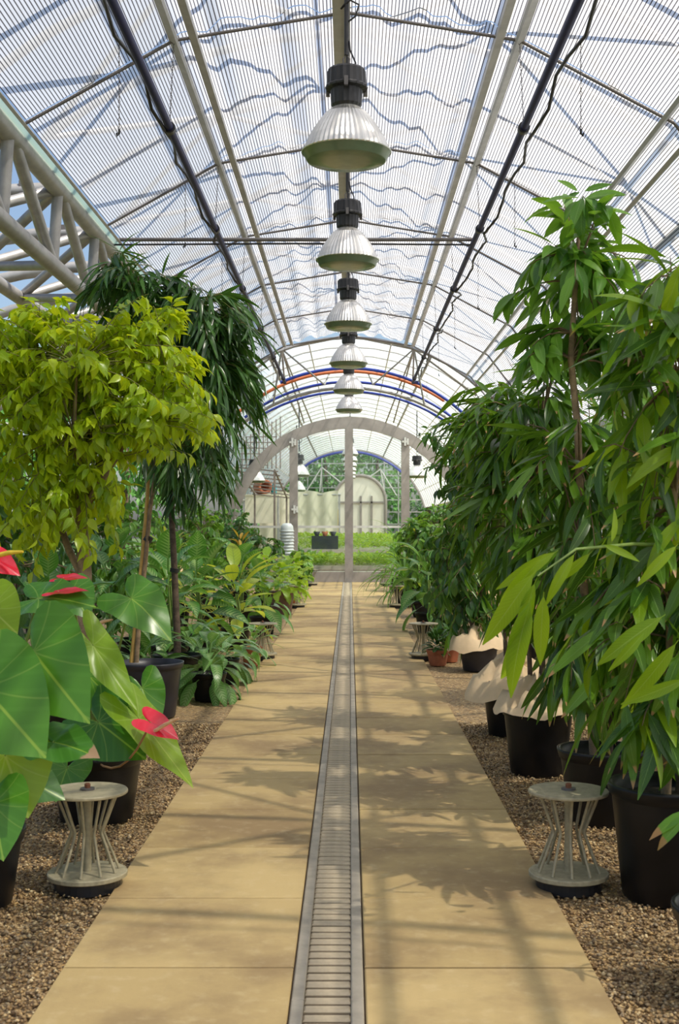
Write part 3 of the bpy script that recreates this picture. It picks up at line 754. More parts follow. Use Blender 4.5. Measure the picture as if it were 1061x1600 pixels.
for i, y in enumerate((36.5, 40, 43.5, 47, 50.5, 54)):
    l = copy_tree(lamp0); l.location = (.0, y, 3.60); l['label'] = '%s bell lamp in the central line beyond the glazed portal' % ('first', 'second', 'third', 'fourth', 'fifth', 'sixth')[i]; l['group'] = 'central bell lamps beyond the portal'
for (x, y, z), lb in (((-1.47, 36, 2.98), 'upper of two silver bell lamps behind the left portal post'), ((-1.8, 42.0, 2.72), 'lower of two silver bell lamps behind the left portal post'),
                      ((1.93, 36, 2.95), 'silver bell lamp beside the right portal post'), ((-2.66, 34.6, 2.76), 'silver bell lamp under the left foot of the portal arch')):
    l = copy_tree(lamp0); l.location = (x, y, z); l['label'] = lb; l['group'] = 'side bell lamps beyond the portal'; l.scale = (1.25, 1.25, 1.25)
# cable conduit under the ridge
cdt = MB().tube([(-.02, 2, 5.272), (-.02, 25.1, 5.272)], .014, 6).build('ridge_conduit', M['cable']); tag(cdt, 'black cable conduit running under the ridge above the lamps', 'conduit')

# ------------------------------------------------------------------ heating pipes, cables, chains
def chain_mesh(a, b, r=.008, name='chain'):
    a, b = Vector(a), Vector(b); n = max(4, int((b-a).length/.028)); mb = MB()
    for i in range(n):
        p, q = a.lerp(b, i/n), a.lerp(b, (i+.92)/n)
        m = p.lerp(q, .5)
        o = Vector((r, 0, 0)) if i % 2 else Vector((0, r, 0))
        mb.tube([p, m+o, q, m-o, p], r*.38, 3, False)
    return mb
def heat_pipe(x, z, y0, y1, label, knees, end=None):
    root = empty('heating_pipe', (x, y0, z)); tag(root, label, 'pipe')
    MB().tube([(0, 0, 0), (0, y1-y0, 0)], .029, 12).build('pipe_run', M['blue'], root)
    for y in YB:
        if y0 < y < y1:
            chain_mesh((0, y-y0, .03), (knees[0]-x, y-y0, knees[1]-z)).build('hanger_chain', M['chain'], root)
            MB().tube([(0, y-y0-.03, 0), (0, y-y0+.03, 0)], .045, 10).build('clamp', M['black'], root)
    return root
heat_pipe(-1.35, 4.48, 2, 25.9, 'dark blue heating pipe hung on chains left of the lamp row', (-1.32, 5.13))
heat_pipe(1.30, 4.48, 2, 25.9, 'dark blue heating pipe hung on chains right of the lamp row', (1.27, 5.13))
r3 = empty('heating_pipe', (3.18, 2, 4.40-.0)); tag(r3, 'dark blue heating pipe low on the right roof slope behind the trees', 'pipe')
r3.location = (2.86, 2, 4.10)
MB().tube([(0, 0, 0), (0, 23.5, 0)], .034, 12).build('pipe_run', M['blue'], r3)
for y in YB[2:]:
    chain_mesh((-.32, y-2, .0), (-.32, y-2, .33)).build('hanger_chain', M['chain'], r3)
def cable_run(sx, label):
    x = sx*1.44; root = empty('cable', (x, 2, 4.5)); tag(root, label, 'cable')
    pts = []
    for k in range(len(YB)-1):
        for i in range(8):
            y = YB[k]+BAY*i/8; t = i/8
            if y < 2: continue
            near = math.exp(-((t-.0)/.14)**2)+math.exp(-((t-1.0)/.14)**2)
            sag = .06*math.sin(3*2*PI*t)*(.5+.5*math.sin(y*3.1))
            pts.append(((-sx*.08*near+sx*.03*math.sin(y*4.3)), y-2, .07-.13*near+sag*.5+.02*math.sin(y*7)))
    MB().tube(pts, .013, 6).build('cable_run', M['cable'], root)
    for k in range(len(YB)-1):
        y = YB[k]+BAY*.54
        if y < 3: continue
        chain_mesh((sx*.02, y-2, .06), (sx*.02, y-2, -.50), .007).build('drop_chain', M['chain'], root)
        MB().tube([(sx*.02, y-2, -.49), (sx*.02, y-2, -.52), (sx*.032, y-2, -.535), (sx*.036, y-2, -.515)], .007, 6).build('hook', M['black'], root)
cable_run(-1, 'sagging black cable with drop chains beside the left heating pipe')
cable_run(1, 'sagging black cable with drop chains beside the right heating pipe')
tp = empty('tie_pipe', (0, 13.2, 4.48)); tag(tp, 'thin dark pipe crossing the hall between the lamps', 'pipe')
MB().tube([(-2.5, 0, .05), (1.32, 0, .05)], .020, 8).build('pipe_run', M['rib'], tp)
MB().tube([(-2.5, .02, .0), (-.6, .02, .012), (1.32, .02, -.0)], .010, 6).build('cord', M['cable'], tp)
for nm, apex, r, y, a0, a1, m, rad, lb in (('arched_pipe', 4.79, 3.5, 26.0, -.42, .82, 'bright_blue', .034, 'uppermost blue arched pipe spanning the crossing'),
        ('arched_pipe', 4.74, 3.55, 26.15, -.70, .60, 'orange', .034, 'orange arched pipe just under the uppermost blue one'),
        ('arched_pipe', 4.56, 3.6, 26.5, -.66, .80, 'bright_blue', .03, 'middle blue arched pipe spanning the crossing'),
        ('arched_pipe', 4.40, 3.7, 26.9, -.62, .80, 'bright_blue', .028, 'lowest blue arched pipe spanning the crossing'),
        ('arched_pipe', 5.1, 3.7, 60.5, -.75, .75, 'bright_blue', .06, 'blue arched pipe in front of the far gable')):
    o = MB().tube(parc(apex, r, y, a0, a1, 26), rad, 10).build(nm, M[m]); tag(o, lb, 'pipe')
for s_, px in ((-1, 437), (1, 655)):
    o = MB().tube([(s_*1.35 if s_ < 0 else 1.30, 25.9, 4.48), (s_*1.40, 26.0, 4.5)], .034, 10)
    o = o.build('pipe_elbow', M['blue']); tag(o, 'short elbow joining the %s heating pipe to the blue arch' % ('left' if s_ < 0 else 'right'), 'pipe')

# ------------------------------------------------------------------ bollards
def bollard(root):
    MB().lathe([(.001, .408), (.163, .408), (.166, .404), (.166, .397), (.163, .394), (.001, .394)], 40, smooth=False).build('top_plate', M['bollard'], root)
    tp_ = [c for c in root.children if c.name.startswith('top_plate')][0]
    MB().lathe([(.030, .408), (.030, .416), (.001, .417)], 16, smooth=False).build('washer', M['rib'], tp_)
    MB().lathe([(.012, .416), (.013, .432), (.008, .436), (.001, .436)], 8, smooth=False).build('bolt', M['rust'], tp_)
    MB().lathe([(.001, .072), (.160, .072), (.164, .068), (.164, .054), (.158, .05), (.001, .05)], 40, smooth=False).build('base_plate', M['bollard'], root)
    MB().lathe([(.001, .05), (.135, .05), (.135, .0), (.001, .0)], 30, smooth=False).build('foot', M['black'], root)
    MB().tube([(0, 0, .07), (0, 0, .395)], .017, 12).build('core_tube', M['bollard'], root)
    for k in range(10):
        a = 2*PI*k/10-PI/2
        c, s_ = math.cos(a), math.sin(a)
        MB().tube([(.125*c, .125*s_, .395), (.068*c, .068*s_, .246), (.066*c, .066*s_, .236), (.068*c, .068*s_, .226), (.130*c, .130*s_, .072)], .0062, 8).build('rod', M['bollard'], root)
BL = [(-1.088, 5.17, 'hourglass path light of bent grey rods at front left beside the anthurium'), (.905, 5.17, 'hourglass path light of bent grey rods at front right before the black pots'),
      (-.985, 14.06, 'hourglass path light at the left edge beside the silver green plants'), (.825, 14.06, 'hourglass path light at the right edge beside the terracotta pots'),
      (-.965, 22.9, 'hourglass path light at the left edge beside the brown pot'), (.86, 22.9, 'hourglass path light at the right edge under strap leaves'),
      (-.96, 31.4, 'hourglass path light at the left edge next to the portal'), (.89, 31.4, 'hourglass path light at the right edge next to the portal')]
b0 = None
for x, y, lb in BL:
    if b0 is None:
        b0 = empty('path_light', (x, y, 0)); bollard(b0); o = b0
    else: o = copy_tree(b0); o.location = (x, y, 0); o.rotation_euler = (0, 0, U(0, 1))
    tag(o, lb, 'light', 'hourglass path lights')

# ------------------------------------------------------------------ trees
def trunk(root, pts, r, m, name='trunk', n=10):
    loc = Vector(root.location); return MB().tube([Vector(p)-loc for p in pts], r, n).build(name, m, root)
EX = lambda px, py, Y, rx, ry, rz, n: (at(px, py, Y), (rx*Y/F, rz, ry*Y/F), n)

# weeping fig, yellow green, left
Y = 8.0
r = empty('weeping_fig', (-1.76, Y+.02, 0)); tag(r, 'bushy weeping fig with glossy yellow green leaves behind the anthurium', 'tree')
pot(r, .24, .33, M['pot'])
trunk(r, [(-1.72, Y, .28), at(131, 980, Y), at(133, 900, Y), at(128, 820, Y), at(130, 740, Y), at(150, 640, Y)], [.055, .048, .044, .042, .034, .015], M['bark'])
trunk(r, [at(131, 905, Y), at(108, 860, Y+.1), at(80, 780, Y+.2), at(50, 680, Y+.2)], [.026, .024, .018, .008], M['bark'], 'branch')
trunk(r, [at(128, 800, Y), at(165, 740, Y-.1), at(215, 660, Y-.1), at(260, 580, Y)], [.026, .022, .015, .007], M['bark'], 'branch')
trunk(r, [at(130, 760, Y), at(115, 680, Y-.25), at(120, 570, Y-.3)], [.022, .016, .007], M['bark'], 'branch')
st = [at(130, 740, Y), at(150, 640, Y), at(50, 680, Y+.2), at(215, 660, Y-.1), at(260, 580, Y), at(115, 680, Y-.25), at(120, 570, Y-.3), at(80, 780, Y+.2), at(60, 560, Y)]
cr = [EX(110, 560, Y, 190, 110, .62, 100), EX(225, 580, Y, 110, 130, .55, 64), EX(45, 750, Y, 110, 130, .55, 60), EX(80, 640, Y-.2, 150, 100, .4, 40), EX(290, 655, Y-.2, 70, 55, .4, 22), EX(140, 700, Y, 120, 90, .6, 36), EX(240, 480, Y, 55, 38, .3, 14),
      EX(0, 530, Y, 110, 80, .5, 24), EX(165, 815, Y-.2, 50, 55, .3, 9), EX(60, 480, Y, 70, 30, .3, 12)]
finish(r, shoots(r, cr, st, [(K['benj'], 1)], (14, 22), (.45, 1), .5, (.75, 1.2), .003, .12, .06, M['fine_twig'], gap=.03, side=.8, jit=.6))

def dark_fig(px, Y, name, label, stakes, crowns, group, top):
    r = empty('narrow_leaf_fig', ground(px, Y)); tag(r, label, 'tree', group)
    return r
# narrow leaf figs, left
Y = 9.85
r = empty('narrow_leaf_fig', (-1.585, Y, 0)); tag(r, 'dark narrow leaf fig on twin pale stems in a big grey pot', 'tree', 'dark narrow leaf figs on the left')
pot(r, .265, .43, M['pot_grey'])
trunk(r, [at(206, 1035, Y), at(214, 960, Y), at(222, 880, Y), at(229, 800, Y), at(232, 740, Y)], [.022, .021, .02, .018, .014], M['bamboo'])
trunk(r, [at(213, 1035, Y-.02), at(218, 960, Y-.02), at(227, 880, Y-.02), at(234, 800, Y-.02), at(245, 720, Y)], [.020, .02, .018, .017, .012], M['bark'])
trunk(r, [at(234, 838, Y), at(229, 846, Y)], .036, M['tie'], 'tie')
trunk(r, [at(240, 740, Y), at(240, 640, Y), at(235, 520, Y), at(215, 430, Y)], [.016, .014, .012, .006], M['bark_dark'], 'branch')
st = [at(232, 740, Y), at(240, 640, Y), at(235, 520, Y), at(218, 450, Y), at(300, 600, Y), at(300, 480, Y)]
cr = [EX(320, 560, Y, 95, 100, .45, 54), EX(330, 480, Y, 90, 50, .4, 34), EX(200, 430, Y, 80, 40, .4, 24), EX(280, 640, Y, 110, 90, .5, 44), EX(165, 400, Y-.1, 22, 30, .2, 6)]
finish(r, shoots(r, cr, st, [(K['alii'], 1)], (10, 16), (.35, 1), .42, (.85, 1.25), .004, .32, .12, M['fine_twig'], gap=.06, side=.6, radial=.6))
Y = 11.5
r = empty('narrow_leaf_fig', ground(277, Y)); tag(r, 'dark narrow leaf fig on a thin brown trunk behind the grey potted one', 'tree', 'dark narrow leaf figs on the left')
pot(r, .22, .32, M['pot'])
trunk(r, [at(277, 1050, Y), at(277, 1000, Y), at(273, 900, Y), at(268, 800, Y), at(272, 720, Y), at(300, 600, Y)], [.036, .034, .03, .028, .02, .01], M['bark_dark'])
trunk(r, [at(273, 888, Y), at(272, 894, Y)], .042, M['tie'], 'tie')
st = [at(272, 720, Y), at(300, 600, Y), at(330, 560, Y), at(285, 660, Y)]
cr = [EX(340, 620, Y, 75, 100, .5, 60), EX(330, 520, Y, 80, 80, .5, 36), EX(300, 720, Y, 70, 60, .45, 40)]
finish(r, shoots(r, cr, st, [(K['alii'], 1)], (10, 16), (.35, 1), .45, (.9, 1.25), .004, .32, .14, M['fine_twig'], gap=.06, side=.6, radial=.6))

# right bed figs
def right_fig(name, label, px, Yp, r_, h_, pm, stems, crowns, starts, kinds, per, **kw):
    base = ground(px, Yp) if not isinstance(px, Vector) else px
    r = empty(name, base); tag(r, label, 'tree')
    if r_: pot(r, r_, h_, pm)
    for pts, rr, m in stems: trunk(r, pts, rr, m)
    lv = shoots(r, crowns, starts, kinds, per, mat=M['twig'], **kw)
    return r, lv
# pot F, extreme front right
Y = 3.95
r, lv = right_fig('potted_fig', 'low fig with browning leaf tips in the pot cut off at the bottom right corner', Vector((1.22, Y, 0)), Y, .19, .30, M['pot'],
    [([(1.22, Y, .25), (1.24, Y, .5), (1.26, Y, .75)], [.012, .01, .006], M['bark'])],
    [((1.16, Y+.05, .62), (.14, .2, .12), 5)], [Vector((1.24, Y, .5)), Vector((1.26, Y, .75))], [(K['rfig'], 1)], (3, 5), hang=.9, size=(.5, .7))
lv.append((K['rfig_brown'], 1, np.array(at(1085, 1265, 4.0)), frame((-.9, 0, -.35), (0, -.7, 1))*.62))
lv.append((K['rfig_brown'], 0, np.array(at(1080, 1268, 3.98)), frame((-.7, 0, -.55), (0, -.7, 1))*.60))
finish(r, lv)
# pot A tree, front right
Y = 5.06
r, lv = right_fig('potted_fig', 'large fig with long bright leaves in the front black pot at the right edge', Vector((1.29, Y, 0)), Y, .235, .46, M['pot'],
    [([(1.28, Y, .40), (1.30, Y, .9), (1.30, Y, 1.5), (1.36, Y, 2.1), (1.38, Y, 2.6)], [.022, .02, .018, .014, .007], M['bark']),
     ([(1.34, Y+.03, .40), (1.40, Y, .9), (1.42, Y, 1.5), (1.46, Y, 2.0)], [.018, .016, .014, .007], M['bark_dark'])],
    [EX(1035, 460, Y, 80, 100, .35, 13), EX(1020, 640, Y, 110, 110, .4, 18), EX(1030, 820, Y, 110, 110, .42, 18), EX(1010, 960, Y, 140, 90, .42, 22), EX(1010, 1090, Y, 110, 70, .35, 13)],
    [Vector((1.30, Y, 1.2)), Vector((1.32, Y, 1.6)), Vector((1.36, Y, 2.1)), Vector((1.40, Y, 1.0)), Vector((1.42, Y, 1.5)), Vector((1.38, Y, 2.5)), Vector((1.29, Y, .8))],
    [(K['rfig'], .85), (K['rfig_lime'], .15)], (6, 10), hang=.38, radial=.3, size=(.8, 1.2), r_tw=.004, arc=.2, droop_end=.08, gap=.05, side=.7)
# lime shoot hanging towards the path
for bx, by, tx, ty, YY, s_ in ((872, 860, 783, 915, 4.5, 1), (850, 868, 772, 960, 4.45, 1), (838, 890, 752, 1012, 4.42, 1), (838, 905, 790, 1020, 4.4, 1), (832, 930, 768, 1098, 4.4, 1), (830, 935, 800, 1110, 4.38, 1), (850, 925, 838, 1045, 4.45, 1),
                               (900, 862, 850, 935, 4.5, 1), (925, 862, 870, 915, 4.55, 1), (940, 850, 1000, 870, 4.6, .6), (955, 850, 975, 800, 4.6, .6), (1040, 960, 930, 1030, 4.5, .9), (1060, 1000, 985, 1110, 4.5, .8), (1010, 985, 960, 1045, 4.45, 1.0), (1075, 1060, 985, 1100, 4.4, 1), (1060, 850, 1000, 905, 4.6, 1)):
    a, b = at(bx, by, YY), at(tx, ty, YY-.05)
    lv.append((K['rfig_lime'], random.randrange(4), np.array(a), frame(b-a, (U(-.3, .3), -1, .5), U(-.4, .4))*((b-a).length/.29)))
sh = MB().tube([Vector((1.32, Y, 1.42))-Vector(r.location), at(990, 850, 4.75)-Vector(r.location), at(900, 858, 4.5)-Vector(r.location), at(840, 900, 4.42)-Vector(r.location)], [.008, .007, .005, .003], 6).build('branch', M['stalk'], r)
finish(r, lv)
# pot B, tall stem tree
Y = 6.36
r, lv = right_fig('potted_fig', 'tallest fig on the right with a straight stem rising above the others', Vector((1.29, Y, 0)), Y, .225, .37, M['pot'],
    [([(1.24, Y, .32), (1.19, Y, 1.2), (1.16, Y, 2.0), at(892, 560, Y), at(900, 430, Y), at(907, 330, Y)], [.02, .02, .019, .017, .013, .006], M['bark']),
     ([(1.32, Y, .32), (1.36, Y, .9), (1.40, Y+.1, 1.5), (1.45, Y+.1, 2.0)], [.018, .016, .014, .008], M['bark_dark'])],
    [EX(900, 335, Y, 55, 45, .2, 7), EX(890, 430, Y, 110, 60, .3, 15), EX(880, 530, Y, 100, 55, .3, 14), EX(985, 560, Y, 80, 70, .35, 12)],
    [at(907, 330, Y), at(900, 400, Y), at(898, 440, Y), at(892, 520, Y), at(892, 560, Y), Vector((1.42, Y+.1, 1.9))],
    [(K['tall'], 1)], (6, 9), hang=.35, size=(.75, 1.15), r_tw=.004, arc=.15, droop_end=.03, gap=.05, side=.8, span=(.35, 1))
lv += shoots(r, [EX(900, 700, Y, 110, 100, .4, 22), EX(920, 850, Y, 100, 100, .4, 18), EX(930, 1020, Y, 85, 85, .35, 18), EX(900, 1060, Y, 45, 50, .25, 7)],
    [Vector((1.18, Y, 1.4)), Vector((1.17, Y, 1.8)), Vector((1.36, Y, .9)), Vector((1.40, Y+.1, 1.5)), Vector((1.2, Y, 1.0))],
    [(K['rfig'], .6), (K['narrow'], .4)], (8, 12), hang=.42, radial=.3, size=(.8, 1.1), r_tw=.004, arc=.2, droop_end=.08, mat=M['twig'], gap=.045, side=.6)
for a, b in (((905, 300), (880, 282)), ((908, 300), (885, 300)), ((910, 300), (945, 285)), ((908, 312), (945, 300)), ((905, 330), (885, 345)), ((910, 335), (950, 325))):
    a, b = at(*a, Y), at(*b, Y-.05); lv.append((K['tall'], random.randrange(6), np.array(a), frame(b-a, (0, -.7, .7), U(-.6, .6))*((b-a).length/.19)))
finish(r, lv)
# pots C and D with paper collars
def paper(root, r_, z, hgt=.12, seed=3, drape=0):
    rr = random.Random(seed); n = 44
    rows = [(.10, z+hgt*1.5), (.30, z+hgt*1.25), (.55, z+hgt), (.80, z+hgt*.7), (1.02, z+hgt*.35), (1.18, z+.015), (1.27+drape*2.2, z-.025-drape)]
    V = []; ph = [rr.uniform(0, 6) for _ in range(6)]
    for i, (q, zz) in enumerate(rows):
        for k in range(n):
            a = 2*PI*k/n
            left = max(0, math.cos(a-3.6))                     # the sheet spreads out on the path side
            wob = 1+(.05*math.sin(3*a+ph[0])+.05*math.sin(5*a+ph[1]+i*.4))*(1 if 0 < i < 5 else .3)+(left*drape*2.5 if i >= 5 else 0)
            if i >= 5: wob = max(wob, .99)
            dz = (.030*math.sin(5*a+ph[2]+i*.8)+.022*math.sin(9*a+ph[3]-i*.6)+.010*rr.uniform(-1, 1))*(1.2 if i < 5 else .35)
            V.append((q*r_*wob*math.cos(a), q*r_*wob*math.sin(a), zz+dz-(left*drape*.6 if i == 6 else 0)))
    fs = [(i*n+k, i*n+(k+1) % n, (i+1)*n+(k+1) % n, (i+1)*n+k) for i in range(len(rows)-1) for k in range(n)]
    return MB().add(V, fs, True).build('paper_collar', M['paper'], root)
for Y, x, lb, cr, seed, dr_ in ((7.6, 1.145, 'fig in a black pot topped with crumpled paper beside the path', [EX(800, 640, 7.6, 85, 80, .4, 26), EX(820, 780, 7.6, 95, 100, .45, 28), EX(830, 890, 7.6, 60, 60, .4, 14), EX(850, 560, 7.6, 60, 60, .35, 12), EX(885, 980, 7.6, 45, 45, .3, 7)], 3, .0),
                           (9.0, 1.17, 'fig in a black pot with paper sheet drooping over its side', [EX(755, 650, 9, 70, 65, .45, 30), EX(785, 750, 9, 62, 70, .5, 28), EX(775, 600, 9, 60, 50, .4, 18), EX(810, 860, 9, 45, 55, .4, 12)], 8, .07)):
    st = [Vector((x+.02, Y, z)) for z in (.9, 1.2, 1.5, 1.8, 2.1)]+[Vector((x+.1, Y+.05, 1.6)), Vector((x-.08, Y, 1.4))]
    r, lv = right_fig('potted_fig', lb, Vector((x, Y, 0)), Y, .215 if Y < 8 else .22, .40, M['pot'],
        [([(x+.03, Y, .36), (x+.02, Y, 1.0), (x+.0, Y, 1.6), (x+.02, Y, 2.2)], [.02, .018, .015, .007], M['bark_dark']),
         ([(x-.04, Y, .36), (x-.06, Y, .9), (x-.09, Y, 1.5)], [.016, .014, .007], M['bark_dark'])], cr, st,
        [(K['narrow'], .7), (K['rfig'], .3)], (9, 13), hang=.42, radial=.4, size=(.85, 1.2), r_tw=.004, arc=.18, droop_end=.1, gap=.045, side=.6)
    paper(r, .215, .40, .11, seed, dr_); finish(r, lv)
# second paper lobe of pot D leans over the gravel
# pot E
Y = 13.0
r, lv = right_fig('potted_fig', 'small fig on pale stems in a dark pot with a kraft paper skirt', Vector((1.34, Y, 0)), Y, .21, .33, M['pot_grey'],
    [([(1.36, Y, .3), (1.38, Y, .7), (1.42, Y, 1.3), (1.35, Y, 2.0)], [.03, .028, .02, .008], M['bark']), ([(1.46, Y, .3), (1.50, Y, .6), (1.46, Y, 1.1)], [.026, .024, .01], M['bark'])],
    [EX(730, 780, Y, 60, 90, .5, 34), EX(715, 900, Y, 50, 60, .45, 22), EX(735, 960, Y, 40, 40, .3, 12), EX(700, 680, Y, 45, 50, .4, 18)],
    [Vector((1.4, Y, 1.2)), Vector((1.36, Y, 1.8)), Vector((1.46, Y, 1.0)), Vector((1.4, Y, .8))], [(K['shrub'], .7), (K['narrow'], .3)], (10, 15), hang=.5, size=(.9, 1.3), gap=.04, side=.8)
paper(r, .21, .33, .09, 21, .06); finish(r, lv)

# ------------------------------------------------------------------ anthuriums, left front
AR = empty('flamingo_flower', (-1.50, 4.95, 0)); tag(AR, 'big anthurium with broad heart leaves and a red flower at the left edge', 'plant', 'anthuriums')
pot(AR, .20, .30, M['pot'])
BR = empty('flamingo_flower', (-1.30, 6.40, 0)); tag(BR, 'anthurium with a red flower leaning over the gravel, potted behind the front path light', 'plant', 'anthuriums')
pot(BR, .235, .34, M['pot'])
def heart(root, base, att, tip, Ya, Yt, wpx, roll=0, mat='anth', face=(0, -1, .45), fold=.18, droop=.6, cup=0.1, ruffle=.035):
    a, b = at(*att, Ya), at(*tip, Yt); Ln = (b-a).length; W = wpx*Ya/F
    me = geo_mesh('leaf', heart_geo(Ln, W, fold, droop, cup=cup, ruffle=ruffle), L[mat])
    R = frame(b-a, face, roll)
    loc = Vector(root.location); o = link('leaf', me, root)
    o.matrix_basis = Matrix([[*R[0], a.x-loc.x], [*R[1], a.y-loc.y], [*R[2], a.z-loc.z], [0, 0, 0, 1]])
    s_ = Vector(base)
    mid = s_.lerp(a, .55)+Vector((0, .06, .10*(a-s_).length))
    pts = [s_*(1-t)**2+mid*2*t*(1-t)+a*t*t for t in (0, .2, .4, .6, .8, .93)]+[a+Vector((0, .006, 0))]
    MB().tube([p-loc for p in pts], [.0065]*5+[.006, .0075], 7).build('stalk', M['stalk'], root)
    return o
SA = (-1.48, 4.95, .27); SB = (-1.30, 6.38, .30)
heart(AR, SA, (52, 1018), (118, 1108), 4.45, 4.25, 165, 0, 'anth', (-.2, -1, .55), .10, .75, ruffle=.03)
heart(AR, SA, (-25, 1075), (62, 1172), 4.25, 4.1, 190, 0, 'anth', (-.2, -1, .75), .12, .5)
heart(AR, SA, (8, 1180), (44, 1278), 4.4, 4.35, 150, .1, 'anth_lime', (.2, -1, .1), .10, .25)
heart(AR, SA, (-10, 1255), (2, 1340), 4.3, 4.2, 110, 0, 'anth', (.1, -1, .5), .12, .5)
heart(AR, SA, (85, 1160), (150, 1172), 4.4, 4.3, 85, 0, 'anth_brown', (0, -.8, 1), .15, .5, ruffle=.05)
heart(AR, SA, (-15, 950), (22, 985), 4.6, 4.5, 100, 0, 'anth_lime', (-.2, -1, .6), .15, .4)
heart(AR, SA, (40, 1085), (-30, 1160), 4.7, 4.6, 110, 0, 'anth', (0, -1, .6), .15, .5)
heart(AR, SA, (60, 935), (140, 928), 4.9, 4.8, 95, 0, 'anth', (0, -.7, 1), .15, .6)
heart(AR, SA, (20, 1210), (100, 1240), 5.0, 4.95, 100, 0, 'anth', (0, -.8, .8), .15, .5)
heart(BR, SB, (145, 1008), (214, 1108), 5.6, 5.45, 62, -.2, 'anth_lime', (.75, -1, .2), .25, .15)
heart(BR, SB, (205, 935), (262, 975), 5.9, 5.75, 92, 0, 'anth', (-.2, -.7, 1), .12, .95)
heart(BR, SB, (153, 1128), (226, 1183), 5.6, 5.45, 118, 0, 'anth', (0, -1, .55), .06, .25)
heart(BR, SB, (216, 1122), (304, 1226), 5.5, 5.3, 72, .2, 'anth_lime', (.5, -1, .3), .22, .2)
heart(BR, SB, (138, 1055), (206, 1128), 5.75, 5.6, 80, 0, 'anth', (.1, -1, .7), .2, .3)
heart(BR, SB, (110, 925), (138, 958), 5.9, 5.8, 75, 0, 'anth', (-.1, -.8, 1), .15, .6)
heart(BR, SB, (222, 1075), (246, 1135), 6.0, 5.9, 70, 0, 'anth', (.1, -1, .8), .15, .4)
heart(BR, SB, (105, 1200), (85, 1250), 6.1, 6.0, 75, 0, 'anth', (0, -1, .5), .15, .4)
heart(BR, SB, (160, 1060), (200, 1090), 6.2, 6.1, 80, 0, 'anth', (0, -.8, .8), .15, .5)
def flower(root, base, att, tip, Yf, wpx, spad, sm, face, fold=.25, droop=.3, mid=None):
    a, b = at(*att, Yf), at(*tip, Yf-.03); loc = Vector(root.location)
    me = geo_mesh('spathe', heart_geo((b-a).length, wpx*Yf/F, fold, droop), L['spathe'])
    R = frame(b-a, face); o = link('spathe', me, root)
    o.matrix_basis = Matrix([[*R[0], a.x-loc.x], [*R[1], a.y-loc.y], [*R[2], a.z-loc.z], [0, 0, 0, 1]])
    p, q = at(*spad[0], Yf-.02), at(*spad[1], Yf-.06)
    if sm:
        sp_ = MB().tube([p-loc, p.lerp(q, .5)-loc+Vector((0, 0, .004)), q-loc], [.0085, .0085, .004], 8).build('spadix', sm, o)
        sp_.matrix_parent_inverse = o.matrix_basis.inverted()
    s_ = Vector(base); m = Vector(mid) if mid else s_.lerp(a, .6)+Vector((0, .05, .05))
    MB().tube([s_*(1-t)**2+m*2*t*(1-t)+a*t*t-loc for t in (0, .15, .3, .45, .6, .75, .9, 1)], .005, 7).build('flower_stalk', M['red_stalk'], root)
flower(AR, SA, (-12, 872), (30, 893), 4.3, 48, ((-8, 869), (36, 862)), M['spadix_y'], (.1, -1, .8), .1, .5)
flower(AR, SA, (92, 924), (138, 920), 4.9, 40, ((94, 918), (120, 912)), None, (0, -.30, 1), .1, .2)
flower(AR, SA, (100, 903), (137, 901), 5.0, 36, ((102, 898), (124, 893)), None, (0, -.30, 1), .1, .2)
flower(BR, SB, (152, 975), (166, 972), 5.9, 16, ((150, 976), (176, 968)), M['spadix_p'], (0, .1, 1), .1, .2)
flower(BR, SB, (235, 1128), (280, 1152), 5.35, 46, ((236, 1146), (279, 1122)), M['spadix_p'], (.15, -.75, .8), .12, .3, mid=at(195, 1232, 5.3))

# ------------------------------------------------------------------ small potted plants
def rosette(name, label, cat, x, y, pr, ph, pm, kind, n, tilt=(.25, 1.1), size=(.8, 1.15), lift=0.0, stem=0.0, group=None, lean=(0, 0), spread=.04):
    r = empty(name, (x, y, 0)); tag(r, label, cat, group)
    if pr: pot(r, pr, ph, pm)
    lv = []; z0 = max(0, ph-.04)
    if stem:
        for k in range(random.choice((1, 2))):
            MB().tube([(0.03*k, 0, z0), (.03*k+.02+lean[0]*.5, .01, z0+stem*.5), (.02*k+lean[0], lean[1], z0+stem)], [.016, .014, .011], 8).build('stem', M['stalk'], r)
    for i in range(n):
        a = 2.39996*i+U(-.4, .4); q = i/n
        el = tilt[1]+(tilt[0]-tilt[1])*q+U(-.15, .15)               # low leaves outside, upright inside
        d = Vector((math.cos(a)*math.sin(el), math.sin(a)*math.sin(el), math.cos(el)))
        z = z0+stem*(.25+.75*q)*(1 if stem else 0)+lift*q
        f = q if stem else 0
        p = np.array([x+lean[0]*f+math.cos(a)*spread, y+lean[1]*f+math.sin(a)*spread, z])
        up = (-math.cos(a)*math.cos(el), -math.sin(a)*math.cos(el), math.sin(el)+.05)
        lv.append((kind, random.randrange(len(kind.geos)), p, frame(d, up, U(-.4, .4))*U(*size)))
    finish(r, lv); return r
